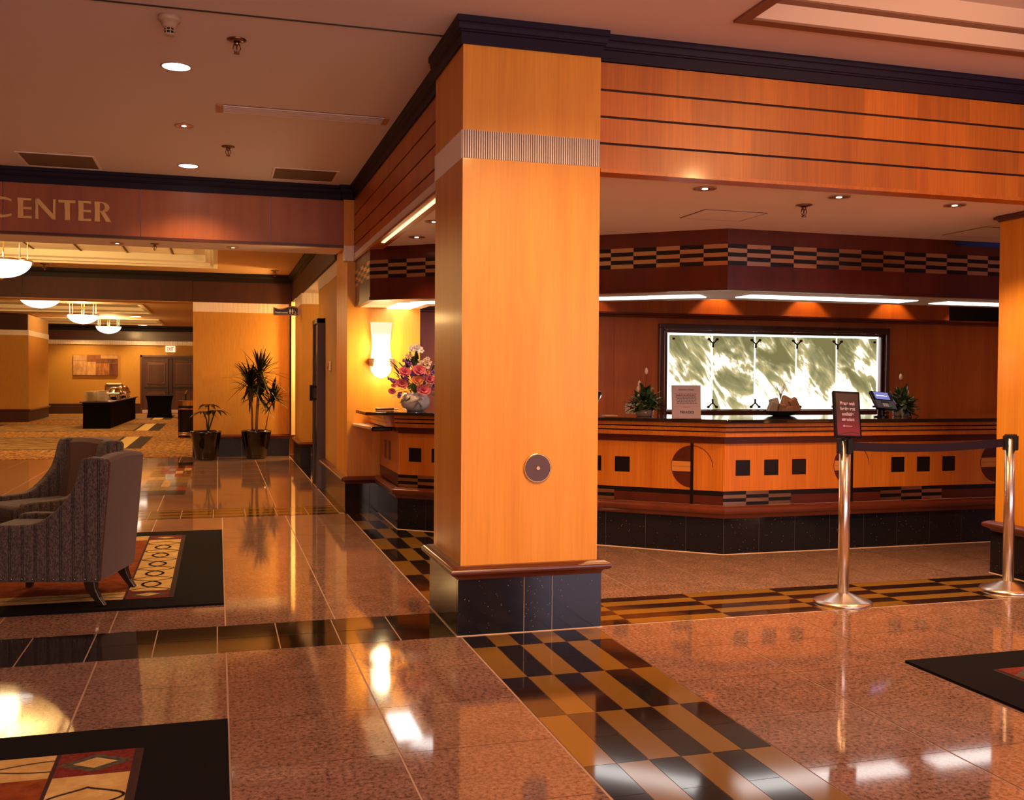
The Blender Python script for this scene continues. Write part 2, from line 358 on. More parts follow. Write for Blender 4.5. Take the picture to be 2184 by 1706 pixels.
# thin band in front of the second room
tx = [1.06-0.2745*k for k in range(28, -1, -1)]
ty = [9.115+0.0935*k for k in range(7)]
for i in range(len(tx)-1):
    for j in range(6): fb.quad((tx[i]+.003, ty[j], 0), (tx[i+1]-.003, ty[j], 0), (tx[i+1]-.003, ty[j+1], 0), (tx[i]+.003, ty[j+1], 0), 3 if j % 2 == 0 else 2)
gridtiles([1.06-0.53*k for k in range(14, -1, -1)], rng(9.69, 15.95, 0.55))
gridtiles([1.065, 1.6, 2.2, 3.0], rng(9.2, 15.95, 0.48), 3)
# mosaic panel
random.seed(4)
for i in range(5):
    for j in range(8):
        x0 = -0.795+i*0.093; y0 = 11.35+j*0.385; mm = random.choice([2, 2, 3, 3, 6, 6, 5]); fb.quad((x0+.003, y0+.006, .0012), (x0+.09, y0+.006, .0012), (x0+.09, y0+.379, .0012), (x0+.003, y0+.379, .0012), mm)
fb.quad((-0.80, 10.95, .001), (-0.33, 10.95, .001), (-0.33, 11.32, .001), (-0.80, 11.32, .001), 3)
fb.quad((-0.80, 14.45, .001), (-0.33, 14.45, .001), (-0.33, 14.95, .001), (-0.80, 14.95, .001), 3)
fb.quad((-2.9, 10.2, .001), (-0.80, 10.2, .001), (-0.80, 10.65, .001), (-2.9, 10.65, .001), 3)
fb.box(-11, 4, 15.95, 34.2, -0.05, -0.002, 0)
struct('floor', fb, [M_GROUT, M_PINK, M_TGOLD, M_TDARK, M_TBLK, M_TRED, M_TCREAM])

# carpet in the far hall
def carpet_mat():
    m, nt, b = new_mat('gold_carpet'); mp = mapping(nt, (1, .6, 1)); n1 = noise(nt, mp, 14, 3, 0.6); mp2 = mapping(nt, (3, 12, 1)); n2 = noise(nt, mp2, 3, 2)
    r = ramp(nt, [(0.35, (0.11, 0.035, 0.005)), (0.5, (0.30, 0.12, 0.016)), (0.62, (0.55, 0.28, 0.055))]); nt.links.new(n1.outputs[0], r.inputs[0])
    nt.links.new(r.outputs[0], b.inputs['Base Color']); b.inputs['Roughness'].default_value = 0.95; return m
def carpet2_mat():
    m, nt, b = new_mat('striped_carpet'); mp = mapping(nt, (1.2, 14, 1)); n1 = noise(nt, mp, 2.2, 4, 0.7)
    r = ramp(nt, [(0.44, (0.035, 0.012, 0.004)), (0.52, (0.26, 0.11, 0.018)), (0.60, (0.62, 0.38, 0.12))]); nt.links.new(n1.outputs[0], r.inputs[0])
    nt.links.new(r.outputs[0], b.inputs['Base Color']); b.inputs['Roughness'].default_value = 0.95; return m
M_CARP = carpet_mat(); M_CARP2 = carpet2_mat(); M_CPALE = mat('pale_carpet', (0.66, 0.46, 0.17), 0.95); M_CDARK = mat('dark_carpet', (0.03, 0.012, 0.008), 0.95)
cb = MB(); cb.box(-10.5, 1.06, 15.97, 33.85, -0.002, 0.006, 0)
z = 0.0075
for y0, y1 in ((17.9, 21.2), (23.45, 26.75), (29.2, 32.2)):
    cb.quad((-10.4, y0, z), (-1.24, y0, z), (-1.24, y1, z), (-10.4, y1, z), 1)
    for yy in (y0, y1): cb.quad((-10.4, yy-.05, z+.0005), (-1.24, yy-.05, z+.0005), (-1.24, yy+.05, z+.0005), (-10.4, yy+.05, z+.0005), 3)
    for xa in (-1.24, -4.9, -8.6):
        cb.quad((xa-.24, y0, z+.001), (xa, y0, z+.001), (xa, y1, z+.001), (xa-.24, y1, z+.001), 3)
        cb.quad((xa-.50, y0, z+.001), (xa-.25, y0, z+.001), (xa-.25, y1, z+.001), (xa-.50, y1, z+.001), 2)
        cb.quad((xa-.56, y0, z+.001), (xa-.50, y0, z+.001), (xa-.50, y1, z+.001), (xa-.56, y1, z+.001), 3)
tag(cb.build('hall_carpet', [M_CARP, M_CARP2, M_CPALE, M_CDARK]), 'gold patterned carpet with pale and dark bands across the far hall', 'carpet')

# ------------------------------------------------------------------ shell
def hole_slab(mb, x0, x1, y0, y1, z0, z1, holes, m=0):
    # slab with rectangular holes (non-overlapping in x bands)
    xs = sorted(set([x0, x1]+[h[0] for h in holes]+[h[1] for h in holes])); ys = sorted(set([y0, y1]+[h[2] for h in holes]+[h[3] for h in holes]))
    for i in range(len(xs)-1):
        for j in range(len(ys)-1):
            cx, cy = (xs[i]+xs[i+1])/2, (ys[j]+ys[j+1])/2
            if any(h[0] < cx < h[1] and h[2] < cy < h[3] for h in holes): continue
            mb.box(xs[i], xs[i+1], ys[j], ys[j+1], z0, z1, m)
c1 = MB()
COF = (2.43, 8.6, -0.5, 4.27)
hole_slab(c1, -7, 12, -5, 4.75, CEIL, CEIL+0.06, [COF], 0)
c1.box(-7, 1.22, 4.75, 9.2, CEIL, CEIL+0.06, 0)
c1.box(COF[0]-.2, COF[1]+.2, COF[2]-.2, COF[3]+.2, CEIL+0.16, CEIL+0.2, 1)
for a in ((COF[0]-.03, COF[0]), (COF[1], COF[1]+.03)): c1.box(a[0], a[1], COF[2]-.03, COF[3]+.03, CEIL, CEIL+0.16, 1)
for a in ((COF[2]-.03, COF[2]), (COF[3], COF[3]+.03)): c1.box(COF[0], COF[1], a[0], a[1], CEIL, CEIL+0.16, 1)
struct('ceiling', c1, [M_CEIL, M_CEILIN])
M_COFT = mat('coffer_trim', (0.26, 0.12, 0.07), 0.5); M_COFL = mat('coffer_step', (0.78, 0.58, 0.46), 0.6)
t = MB()
t.sweep([(COF[0], COF[2]), (COF[0], COF[3]), (COF[1], COF[3]), (COF[1], COF[2])], [(-0.065, CEIL-0.012), (0.0, CEIL-0.012), (0.0, CEIL+0.004), (-0.065, CEIL+0.004)], closed=True, m=0)
t.sweep([(COF[0], COF[2]), (COF[0], COF[3]), (COF[1], COF[3]), (COF[1], COF[2])], [(0.0, CEIL), (0.035, CEIL+0.065), (0.0, CEIL+0.065)], closed=True, m=1)
t.sweep([(COF[0], COF[2]), (COF[0], COF[3]), (COF[1], COF[3]), (COF[1], COF[2])], [(0.0, CEIL+0.065), (0.035, CEIL+0.066), (0.06, CEIL+0.078), (0.06, CEIL+0.085), (0.0, CEIL+0.085)], closed=True, m=0)
t.sweep([(COF[0], COF[2]), (COF[0], COF[3]), (COF[1], COF[3]), (COF[1], COF[2])], [(0.0, CEIL+0.085), (0.065, CEIL+0.085), (0.11, CEIL+0.16), (0.0, CEIL+0.16)], closed=True, m=1)
struct('trim_1', t, [M_COFT, M_COFL])
# thin reveal line across the lobby ceiling
t = MB(); t.box(-6.9, 1.10, 4.958, 4.970, CEIL-0.004, CEIL+0.002, 0); struct('trim_2', t, M_BLACKM)
# low ceiling over the desk
c2 = MB(); c2.box(1.18, 9, 4.78, 10.0, LOW, LOW+0.05, 0); struct('ceiling_low', c2, M_CEILIN)
# second room ceiling (with coffer) and hall ceiling (two coffers)
c3 = MB(); hole_slab(c3, -7, 1.3, 9.7, 15.9, CEIL2, CEIL2+.05, [(-6.0, -0.05, 10.6, 15.03)])
c3.box(-6.2, 0.1, 10.5, 15.2, CEIL2+.16, CEIL2+.2, 1)
c3.sweep([(-6.0, 10.6), (-6.0, 15.03), (-0.05, 15.03), (-0.05, 10.6)], [(-.05, CEIL2-.012), (0.004, CEIL2-.012), (0.004, CEIL2+0.01), (0.05, CEIL2+.02), (0.05, CEIL2+.05), (0.11, CEIL2+.07), (0.12, CEIL2+.158), (-.05, CEIL2+.158)], closed=True, m=1)
struct('ceiling_second', c3, [M_CEIL2, M_COFW])
t = MB()
for x in (-0.6, -1.2, -1.8, -2.4, -3.0, -3.6): t.box(x-.012, x+.012, 10.7, 14.93, CEIL2+.150, CEIL2+.162)
struct('trim_3', t, mat('tile_seam', (0.12, 0.055, 0.02), 0.7))
c4 = MB(); hole_slab(c4, -11, 1.3, 15.9, 34.2, CEIL2, CEIL2+.05, [(-7.4, -1.64, 23.5, 27.0), (-7.4, -1.64, 29.9, 33.1), (-7.4, -1.64, 17.0, 21.0)])
c4.box(-7.6, -1.4, 16.8, 33.2, CEIL2+.14, CEIL2+.18, 1)
for y0, y1 in ((23.5, 27.0), (29.9, 33.1), (17.0, 21.0)):
    c4.sweep([(-7.4, y0), (-7.4, y1), (-1.64, y1), (-1.64, y0)], [(-.05, CEIL2-.012), (.004, CEIL2-.012), (.004, CEIL2+.02), (0.14, CEIL2+.06), (0.16, CEIL2+.138), (-.05, CEIL2+.138)], closed=True, m=1)
struct('ceiling_hall', c4, [M_CEIL2, M_COFW])
# unused strip glow; the coffers' brightness is put into their pale paint
M_COVE = emis('cove_glow', (1.0, 0.78, 0.42), 6)
# outer walls of the lobby (behind and beside the camera) with unseen entrance windows added for the fill
w = MB()
w.box(-7, 12, -5.1, -5, 0, 0.45); w.box(-7, 12, -5.1, -5, 2.65, 3.2)
for a, b in ((-7, -0.7), (2.7, 4.5), (7.9, 12)): w.box(a, b, -5.1, -5, 0.45, 2.65)
struct('wall_south', w, M_PINKW)
for i, (a, b) in enumerate(((-0.7, 2.7), (4.5, 7.9))):
    w = MB(); w.box(a, b, -5.06, -5.04, 0.45, 2.65); wo = struct('window_%d' % (i+1), w, emis('daylit_glass_%d' % i, (0.80, 0.70, 0.78), 0.5))
    w = MB()
    for k in range(5): xx = a+(b-a)*k/4; w.box(xx-.03, xx+.03, -5.1, -5.0, .45, 2.65)
    w.box(a, b, -5.1, -5.0, 0.42, 0.48); w.box(a, b, -5.1, -5.0, 2.62, 2.68); w.build('window_frame', M_BLACKM, wo)
w = MB(); w.box(-7.1, -7, -5, 16, 0, 3.2); struct('wall_west', w, M_WALLP)
w = MB(); w.box(12, 12.1, -5, 10, 0, 3.2); struct('wall_east', w, M_PINKW)
w = MB(); w.box(9, 12, 4.8, 4.9, 0, 3.2); struct('wall_east_return', w, M_PINKW)

# ------------------------------------------------------------------ beams around the desk area
def groove_face_y(mb, x0, x1, yf, thick, zs, seams, g=0.006, m=0):
    xs = [x0]+list(seams)+[x1]
    for i in range(len(xs)-1):
        for j in range(len(zs)-1): mb.box(xs[i], xs[i+1], yf, yf+thick, zs[j]+g, zs[j+1]-g, m)
BZ = [BEAMZ, 2.425, 2.558, 2.692, 2.835]
bm_ = MB(); bm_.box(1.84, 12, 4.745, 4.83, BEAMZ+0.004, CEIL, 1)
groove_face_y(bm_, 1.842, 12, 4.725, 0.02, BZ, [2.00+0.30*0+0.345*k for k in range(1, 28)])
bm_.box(1.842, 12, 4.715, 4.83, BEAMZ-0.006, BEAMZ+0.012, 2)
struct('wall_beam_front', bm_, [M_BEAM, M_BLACKM, M_BEAM])
bm_ = MB(); bm_.box(1.205, 1.29, 5.31, 9.1, BEAMZ+0.004, CEIL, 1)
for j in range(4):
    ys = [5.315, 6.27, 7.2, 8.15, 9.095]
    for i in range(4): bm_.box(1.182, 1.205, ys[i], ys[i+1], BZ[j]+.006, BZ[j+1]-.006, 0)
bm_.box(1.176, 1.29, 5.315, 9.095, BEAMZ-0.006, BEAMZ+0.012, 0)
struct('wall_beam_side', bm_, [M_BEAM, M_BLACKM])
# lit strip on the inner edge of the side beam
t = MB(); t.box(1.21, 1.235, 5.33, 7.7, BEAMZ-0.012, BEAMZ-0.006); struct('trim_4', t, emis('cove_strip_glow', (1.0, 0.6, 0.25), 1.6))
# header with the sign over the opening to the second room
hd = MB()
xs = [-7, -4.7, -3.7, -2.65, -1.70, -0.632, 0.450, 1.092]
for i in range(len(xs)-1): hd.box(xs[i]+.003, xs[i+1]-.003, 9.15, 9.175, 2.425, 2.835, 0)
hd.box(-7, 1.09, 9.176, 9.72, 2.41, CEIL, 1)
hd.box(-7, 1.092, 9.138, 9.19, 2.405, 2.428, 2)
struct('wall_header', hd, [M_PINKW, M_CEILIN, M_REDW])

# crown mouldings (navy), stepped profile
def crown_prof(h, p, z1):
    z0 = z1-h
    return [(0, z0), (0.012, z0), (0.012, z0+h*.42), (0.02, z0+h*.44), (0.02, z0+h*.5), (0.026, z0+h*.52), (p*.8, z0+h*.66), (p*.8, z0+h*.74), (p, z0+h*.78), (p, z1), (0, z1)]
cr = MB(); cr.sweep([(1.83, 4.725), (12, 4.725)], crown_prof(.128, .04, CEIL), side=1); struct('trim_5', cr, M_CROWN)
cr = MB(); cr.sweep([(1.182, 9.11), (1.182, 5.33)], crown_prof(.128, .04, CEIL), side=1); struct('trim_6', cr, M_CROWN)
cr = MB(); cr.sweep([(-7, 9.15), (1.08, 9.15)], crown_prof(.128, .04, CEIL), side=1); struct('trim_7', cr, M_CROWN)

# ------------------------------------------------------------------ pillars
def trim_prof(z0, z1, p):
    h = z1-z0; P = [(0, z0), (p*.30, z0), (p*.36, z0+h*.16), (p*.50, z0+h*.30), (p*.72, z0+h*.36)]
    for k in range(9):
        a = -pi/2+pi*k/8; P.append((p*(.74+.26*cos(a)), z0+h*(.62+.26*sin(a))))
    return P+[(p*.5, z1), (0, z1)]
def rect(x0, x1, y0, y1): return [(x0, y0), (x1, y0), (x1, y1), (x0, y1)]   # counter-clockwise: right side is outside
def pillar(name, x0, x1, y0, y1, label, full=True):
    t = thing(name, ((x0+x1)/2, (y0+y1)/2, 0), label, 'pillar')
    i = 0.018
    g = MB()
    W = x1-x0; cuts = [x0, x0+W*.345, x0+W*.555, x0+W*.63+.0, x1]
    cuts = [x0, x0+.333, x0+.478, x1] if W < 0.8 else [x0+W*k/4 for k in range(5)]
    for k in range(len(cuts)-1): g.box(cuts[k]+.0012, cuts[k+1]-.0012, y0, y0+.02, 0, .272)
    g.box(x0, x0+.02, y0+.021, y1, 0, .272); g.box(x1-.02, x1, y0+.021, y1, 0, .272); g.box(x0+.02, x1-.02, y1-.02, y1, 0, .272)
    g.build('granite_base', M_GBLK, t)
    j = MB()
    for xx in cuts[1:-1]: j.box(xx-.0012, xx+.0012, y0+.0005, y0+.02, 0, .272)
    j.sweep(rect(x0, x1, y0, y1), [(0, 0), (0.006, 0), (0.004, 0.004), (0, .004)], closed=True, side=1)
    j.build('grout_joint', M_GROUT, t)
    m_ = MB(); m_.sweep(rect(x0+i, x1-i, y0+i, y1-i), trim_prof(.272, .338, .040+i), closed=True); m_.build('base_moulding', M_CHERRY2, t, smooth=False)
    s = MB(); s.box(x0+i, x1-i, y0+i, y1-i, .33, 2.294); s.box(x0+i, x1-i, y0+i, y1-i, 2.428, CEIL); s.box(x0+i+.003, x1-i-.003, y0+i+.003, y1-i-.003, 2.29, 2.43); s.build('shaft', M_WOOD, t)
    b = MB()
    def ribs(p0, p1, nx, ny, n):
        for k in range(n):
            a = k/n; c = (k+.62)/n; mid = (a+c)/2; P = lambda q, o: (p0[0]+(p1[0]-p0[0])*q+nx*o, p0[1]+(p1[1]-p0[1])*q+ny*o)
            pa, pb, pm, pm2 = P(a, 0), P(c, 0), P(a+.3*(c-a), .0045), P(a+.7*(c-a), .0045)
            b.prism([pa, pm, pm2, pb], 2.294, 2.428)
    ribs((x0+i, y0+i), (x1-i, y0+i), 0, -1, 62)
    ribs((x0+i, y1-i), (x0+i, y0+i), -1, 0, 56)
    b.box(x0+i+.001, x1-i-.001, y0+i+.0012, y1-i-.001, 2.2945, 2.4275, 1)
    b.build('fluted_band', [M_FLUTE, M_FLUTEB], t)
    if full:
        c_ = MB(); c_.sweep(rect(x0+i, x1-i, y0+i, y1-i), crown_prof(.128, .035, CEIL), closed=True); c_.build('crown', M_CROWN, t)
    return t
pl = pillar('square_pillar', 1.104, 1.841, 4.655, 5.314, 'large square orange wood pillar in the middle of the lobby with black granite base')
d = MB()
a_ = [(cos(2*pi*k/32), sin(2*pi*k/32)) for k in range(32)]
cx, cz = 1.505, 0.803
d.poly3([(cx+.071*c, 4.6725, cz+.073*s_) for c, s_ in a_], (0, -.012, 0)); ring = d.build('wall_stop', M_BRASS, pl, bevel=.003)
tag(ring, 'round brass rimmed disc on pillar face')
d = MB(); d.poly3([(cx+.064*c, 4.6610, cz+.066*s_) for c, s_ in a_], (0, -.004, 0)); d.build('dark_pad', mat('dark_rubber', (0.11, 0.06, 0.07), 0.5), ring)
d = MB(); d.poly3([(cx+.009*c, 4.658, cz+.009*s_) for c, s_ in a_], (0, -.006, 0)); d.build('screw', M_BRASS, ring)
p2 = pillar('square_pillar', 4.805, 5.56, 4.665, 5.325, 'orange wood pillar at the right edge behind the farther stanchion')
cp = MB(); cp.sweep(rect(4.823, 5.542, 4.683, 5.307), trim_prof(2.262, 2.30, .03), closed=True); cp.build('cap_moulding', M_CHERRY2, p2)
# pier with the wall lamp
t = thing('wall_pier', (1.35, 9.3, 0), 'rosy orange wood pier carrying the glowing wall lamp beside the desk', 'pillar')
g = MB(); g.box(1.104, 1.325, 9.085, 9.105, 0, .272); g.box(1.328, 1.412, 9.085, 9.105, 0, .272); g.box(1.104, 1.124, 9.106, 11.17, 0, .272); g.build('granite_base', M_GBLK, t)
m_ = MB(); m_.sweep([(1.122, 9.93), (1.122, 9.103), (1.42, 9.103)], trim_prof(.272, .338, .058)); m_.build('base_moulding', M_CHERRY2, t)
s = MB(); s.box(1.122, 1.79, 9.103, 9.93, .33, 2.284); s.box(1.090, 1.182, 9.103, 9.72, 2.42, CEIL-.001); s.box(1.122, 1.30, 9.106, 9.93, 2.28, 2.43); s.build('shaft', M_WOOD, t)
b = MB()
for k in range(9): xx = 1.094+k*.0099; b.prism([(xx, 9.103), (xx+.0018, 9.097), (xx+.0042, 9.097), (xx+.006, 9.103)], 2.284, 2.42)
b.box(1.092, 1.182, 9.1025, 9.2, 2.284, 2.42); b.build('fluted_band', M_FLUTE, t)
c_ = MB(); c_.sweep([(1.085, 9.25), (1.085, 9.10), (1.182, 9.10)], crown_prof(.128, .035, CEIL)); c_.build('crown', M_CROWN, t)

# ------------------------------------------------------------------ right-hand wall of the second room
w = MB()
w.box(1.14, 1.22, 9.93, 11.20, .33, 2.39, 0)              # mustard wall up to the restroom door
w.box(1.14, 1.22, 11.80, 11.95, 0, 2.39, 0); w.box(1.14, 1.22, 11.20, 11.80, 1.89, 2.39, 0)
w.box(1.10, 1.40, 13.90, 15.10, .33, 2.345, 0)            # column beside the niche
w.box(1.09, 3.2, 15.75, 15.85, .33, 2.38, 1); w.box(2.9, 3.0, 9.9, 15.8, 0, 2.5, 0); w.box(1.41, 2.9, 13.92, 14.02, 0, 2.4, 0); w.box(1.23, 2.9, 11.6, 11.75, 0, 2.4, 0); w.box(1.23, 3.0, 9.94, 10.0, 0, 2.5, 0)
struct('wall_right', w, [M_WALLP, mat('corridor_cream', (.85, .66, .38), .6)])
g = MB(); g.box(1.08, 1.22, 13.88, 15.12, 0, .272); g.box(1.104, 1.2, 11.80, 12.0, 0, .27); struct('baseboard_right', g, M_GBLK2)
m_ = MB(); m_.sweep([(1.10, 15.12), (1.10, 13.90), (1.42, 13.90)], trim_prof(.272, .338, .055)); m_.sweep([(1.14, 11.16), (1.14, 9.95)], trim_prof(.272, .338, .075)); m_.sweep([(1.14, 11.98), (1.14, 11.78)], trim_prof(.272, .338, .075)); struct('trim_8', m_, M_CHERRY2)
w = MB(); w.box(1.10, 3.2, 9.93, 15.86, 2.385, CEIL2, 0); struct('wall_right_fascia', w, M_MAROON)
w = MB(); w.box(1.13, 3.0, 9.95, 15.8, 2.370, 2.384); struct('ceiling_niche', w, M_CEILIN)
cr = MB(); cr.sweep([(1.10, 15.85), (1.10, 9.73)], crown_prof(.13, .05, CEIL2)); struct('trim_9', cr, M_CROWN2)
def flutes(mb, p0, p1, nx, ny, pitch, z0, z1, dep=.006):
    L = sqrt((p1[0]-p0[0])**2+(p1[1]-p0[1])**2); n = int(L/pitch)
    for k in range(n):
        a = k/n; c = (k+.6)/n; P = lambda q, o: (p0[0]+(p1[0]-p0[0])*q+nx*o, p0[1]+(p1[1]-p0[1])*q+ny*o)
        mb.prism([P(a, 0), P(a+.3*(c-a), dep), P(a+.7*(c-a), dep), P(c, 0)], z0, z1)
fl = MB(); fl.box(1.131, 1.14, 9.93, 11.0, 2.24, 2.384); flutes(fl, (1.131, 9.93), (1.131, 11.9), -1, 0, .016, 2.24, 2.384, .004)
fl.box(1.095, 1.4, 13.893, 13.90, 2.22, 2.37); flutes(fl, (1.095, 13.893), (1.4, 13.893), 0, -1, .016, 2.22, 2.37); fl.box(1.10, 1.39, 13.902, 15.1, 2.345, 2.37); fl.box(1.096, 1.10, 13.9, 15.1, 2.22, 2.37)
struct('trim_10', fl, M_FLUTE)
# restroom door (seen edge-on)
t = struct('door_1', MB().box(1.075, 1.12, 11.26, 11.73, 0.0, 1.83), M_BLACK)
f_ = MB(); f_.box(1.055, 1.14, 11.20, 11.26, 0, 1.88); f_.box(1.055, 1.14, 11.73, 11.80, 0, 1.88); f_.box(1.055, 1.14, 11.20, 11.80, 1.83, 1.88); f_.build('door_frame', mat('dark_bronze', (0.06, 0.03, 0.02), 0.35, 0.5), t)
f_ = MB(); f_.box(1.01, 1.05, 11.60, 11.66, .96, 1.14); f_.box(1.05, 1.075, 11.61, 11.65, .97, .99); f_.box(1.05, 1.075, 11.61, 11.65, 1.11, 1.13); f_.build('door_handle', M_BLACKM, t)
f_ = MB(); f_.box(1.112, 1.14, 10.60, 10.70, 1.30, 1.40); f_.box(1.107, 1.112, 10.62, 10.68, 1.32, 1.38); tag(f_.build('wall_plaque', M_BRASS, bevel=.003), 'small bronze plaque on the mustard wall beside the black door', 'plaque')

# ------------------------------------------------------------------ wall, beam behind the potted plants
w = MB(); w.box(-0.357, 1.06, 15.87, 16.3, .33, 2.345, 0); struct('wall_back', w, M_WALLP)
g = MB()
for k in range(4): g.box(-.365+.358*k+.001, -.365+.358*(k+1)-.001, 15.85, 15.87, 0, .272)
g.box(-.367, -.357, 15.87, 16.3, 0, .33); struct('baseboard_back', g, M_GBLK2)
m_ = MB(); m_.sweep([(-.357, 16.3), (-.357, 15.87), (1.075, 15.87)], trim_prof(.272, .338, .045)); struct('trim_11', m_, M_CHERRY2)
fl = MB(); fl.box(-.358, 1.06, 15.862, 15.87, 2.203, 2.345); flutes(fl, (-.357, 15.862), (1.06, 15.862), 0, -1, .02, 2.203, 2.345); struct('trim_12', fl, M_FLUTE)
w = MB()
for a, b in ((-11, -5.2), (-5.2, -2.7), (-2.7, -.36), (-.36, 1.1)): w.box(a+.002, b-.002, 15.85, 15.87, 2.348, CEIL2, 0)
w.box(-11, 1.1, 15.87, 16.35, 2.352, CEIL2, 0); w.box(-11, 1.1, 15.852, 16.35, 2.343, 2.351, 1); struct('wall_back_beam', w, [M_MAROON, M_CEIL2])
cr = MB(); cr.sweep([(-11, 15.85), (1.10, 15.85)], crown_prof(.13, .05, CEIL2)); struct('trim_13', cr, M_CROWN2)
# far hall
w = MB(); w.box(-11, -2.33, 33.9, 34.0, 0, CEIL2); w.box(-0.6, 1.2, 33.9, 34.0, 0, CEIL2); w.box(-2.33, -.6, 33.9, 34.0, 1.86, CEIL2); struct('wall_far', w, M_WALLP)
w = MB(); w.box(-11, -2.34, 33.85, 33.9, 0, .32); struct('baseboard_far', w, M_MAROON)
w = MB(); w.box(-11, 1.1, 33.84, 33.9, 2.312, 2.60, 0); struct('wall_far_fascia', w, M_REDW)
fl = MB(); fl.box(-11, 1.1, 33.86, 33.9, 2.18, 2.312); flutes(fl, (-6, 33.86), (1.1, 33.86), 0, -1, .05, 2.18, 2.312, .012); struct('trim_14', fl, M_FLUTE)
cr = MB(); cr.sweep([(-11, 33.84), (1.1, 33.84)], crown_prof(.18, .08, CEIL2)); struct('trim_15', cr, M_CROWN2)
w = MB(); w.box(1.1, 1.2, 16.3, 34, 0, CEIL2); struct('wall_hall_right', w, M_WALLP)
w = MB(); w.box(-11.1, -11, 15.9, 34, 0, CEIL2); struct('wall_hall_left', w, M_WALLP)
# hall pilaster
t = thing('hall_pilaster', (-7.3, 29.5, 0), 'mustard wallpapered pilaster with a dark top at the left of the far hall', 'pillar')
s = MB(); s.box(-10.9, -4.67, 28.22, 31.4, .30, 2.233); s.build('shaft', M_WALLP, t)
s = MB(); s.box(-10.9, -4.67, 28.2, 31.42, .007, .28); s.build('plinth', M_MAROON, t)
s = MB(); s.sweep(rect(-10.9, -4.67, 28.22, 31.4), trim_prof(.28, .34, .05), closed=True); s.build('base_moulding', M_CHERRY2, t)
s = MB(); s.box(-10.9, -4.66, 28.20, 31.42, 2.233, 2.37); s.build('fluted_band', M_FLUTE, t)
s = MB(); s.box(-10.9, -4.68, 28.17, 28.22, 2.37, CEIL2-.02); s.build('fascia', M_MAROON, t)
s = MB(); s.box(-10.9, -4.67, 28.22, 31.4, 2.37, CEIL2-.02); s.build('top_block', M_CEIL2, t)
# double doors in the far wall
dw = MB(); dw.box(-2.30, -1.455, 33.86, 33.9, 0.02, 1.80); dw.box(-1.45, -.62, 33.86, 33.9, 0.02, 1.80)
M_DOORW = wood('door_wood', (0.07, 0.018, 0.008), (0.11, 0.03, 0.012), 0.4, 0.1, 0.0)
dr = struct('door_2', dw, M_DOORW)
q = MB(); q.box(-2.36, -2.30, 33.82, 33.9, 0, 1.86); q.box(-2.36, -.6, 33.82, 33.9, 1.80, 1.86); q.box(-.62, -.56, 33.82, 33.9, 0, 1.86); q.build('door_frame', M_CHERRY, dr)
for cx_ in (-1.88, -1.03):
    for z0, z1 in ((.95, 1.62), (.20, .72)):
        q = MB(); q.box(cx_-.27, cx_+.27, 33.835, 33.86, z0, z1, 0); q.box(cx_-.22, cx_+.22, 33.825, 33.84, z0+.05, z1-.05, 1); q.build('door_panel', [M_CHERRY2, M_DOORW], dr, bevel=.006)
for s_ in (-1, 1):
    xx = -1.452+s_*.06; q = MB(); q.tube([(xx, 33.80, .62), (xx, 33.78, .66), (xx, 33.78, 1.72), (xx, 33.80, 1.76)], .012); q.build('vertical_rod', M_BLACKM, dr)
    q = MB(); q.box(min(xx, xx+s_*.72), max(xx, xx+s_*.72), 33.79, 33.82, .80, .85); q.build('push_bar', M_BLACKM, dr)
q = MB(); q.box(-2.30, -1.46, 33.845, 33.86, .02, .12); q.box(-1.44, -.62, 33.845, 33.86, .02, .12); q.build('kick_plate', M_STEEL, dr)

# ------------------------------------------------------------------ reception desk
A = Vector((1.407, 8.074)); B = Vector((3.432, 6.345)); D_ = Vector((8.97, 6.345)); S0 = Vector((1.407, 9.08))
desk = thing('reception_desk', (3.43, 6.6, 0), 'long angled orange wood reception desk with black inlaid squares and granite base', 'desk')
path = [S0, A, B, D_]
def band(name, mats, z0, z1, off, back=0.06, mb=None, path=path, bevel=0, m=0):
    q = mb or MB(); q.sweep([tuple(p) for p in path], [(-back, z0), (off, z0), (off, z1), (-back, z1)], m=m)
    if mb is None: return q.build(name, mats, desk, bevel=bevel)
g = MB()
dAB = (B-A).normalized(); LAB = (B-A).length
nAB = Vector((dAB.y, -dAB.x))
def pt(u, off=0.0, diag=True):
    if diag: p = A+dAB*u+nAB*off
    else: p = B+Vector((u, -off))
    return p
def slab(mb, u0, u1, z0, z1, off0, off1, diag=True, m=0):
    P = [pt(u0, off0, diag), pt(u1, off0, diag), pt(u1, off1, diag), pt(u0, off1, diag)]
    mb.prism([(p.x, p.y) for p in P], z0, z1, m)
# granite tiles
us = [0.0, 0.262, 0.567, 0.872, 1.177, 1.482, 1.787, 2.092, 2.392, LAB]
for i in range(len(us)-1): slab(g, us[i]+.001, us[i+1]-.001, 0, .262, -.03, 0.0)
ur = [0.0, .283, .573, .863]+[.863+.2895*k for k in range(1, 16)]
for i in range(len(ur)-1): slab(g, ur[i]+.001, ur[i+1]-.001, 0, .262, -.03, 0.0, False)
g.box(1.407, 1.43, 8.075, 9.08, 0, .262)
g.build('granite_base', M_GBLK, desk)
j = MB()
for u in us[1:-1]: slab(j, u-.001, u+.001, 0, .262, -.02, -0.0005, True, 1)
for u in ur[:-1]: slab(j, u-.001, u+.001, 0, .262, -.02, -0.0005, False, 1)
j.sweep([tuple(p) for p in path], [(0, 0), (.007, 0), (.004, .004), (0, .004)]); j.build('grout_joint', [M_GROUT, M_JOINT], desk)
q = MB(); q.sweep([tuple(p) for p in path], trim_prof(.258, .345, .05)); q.build('base_moulding', M_CHERRY2, desk)
band('lower_panel', M_REDW, .345, .413, -.014)
band('black_stripe', M_INLAY, .413, .447, -.013)
q = MB()
P1 = [0, 1.10, LAB-1.30+.0]
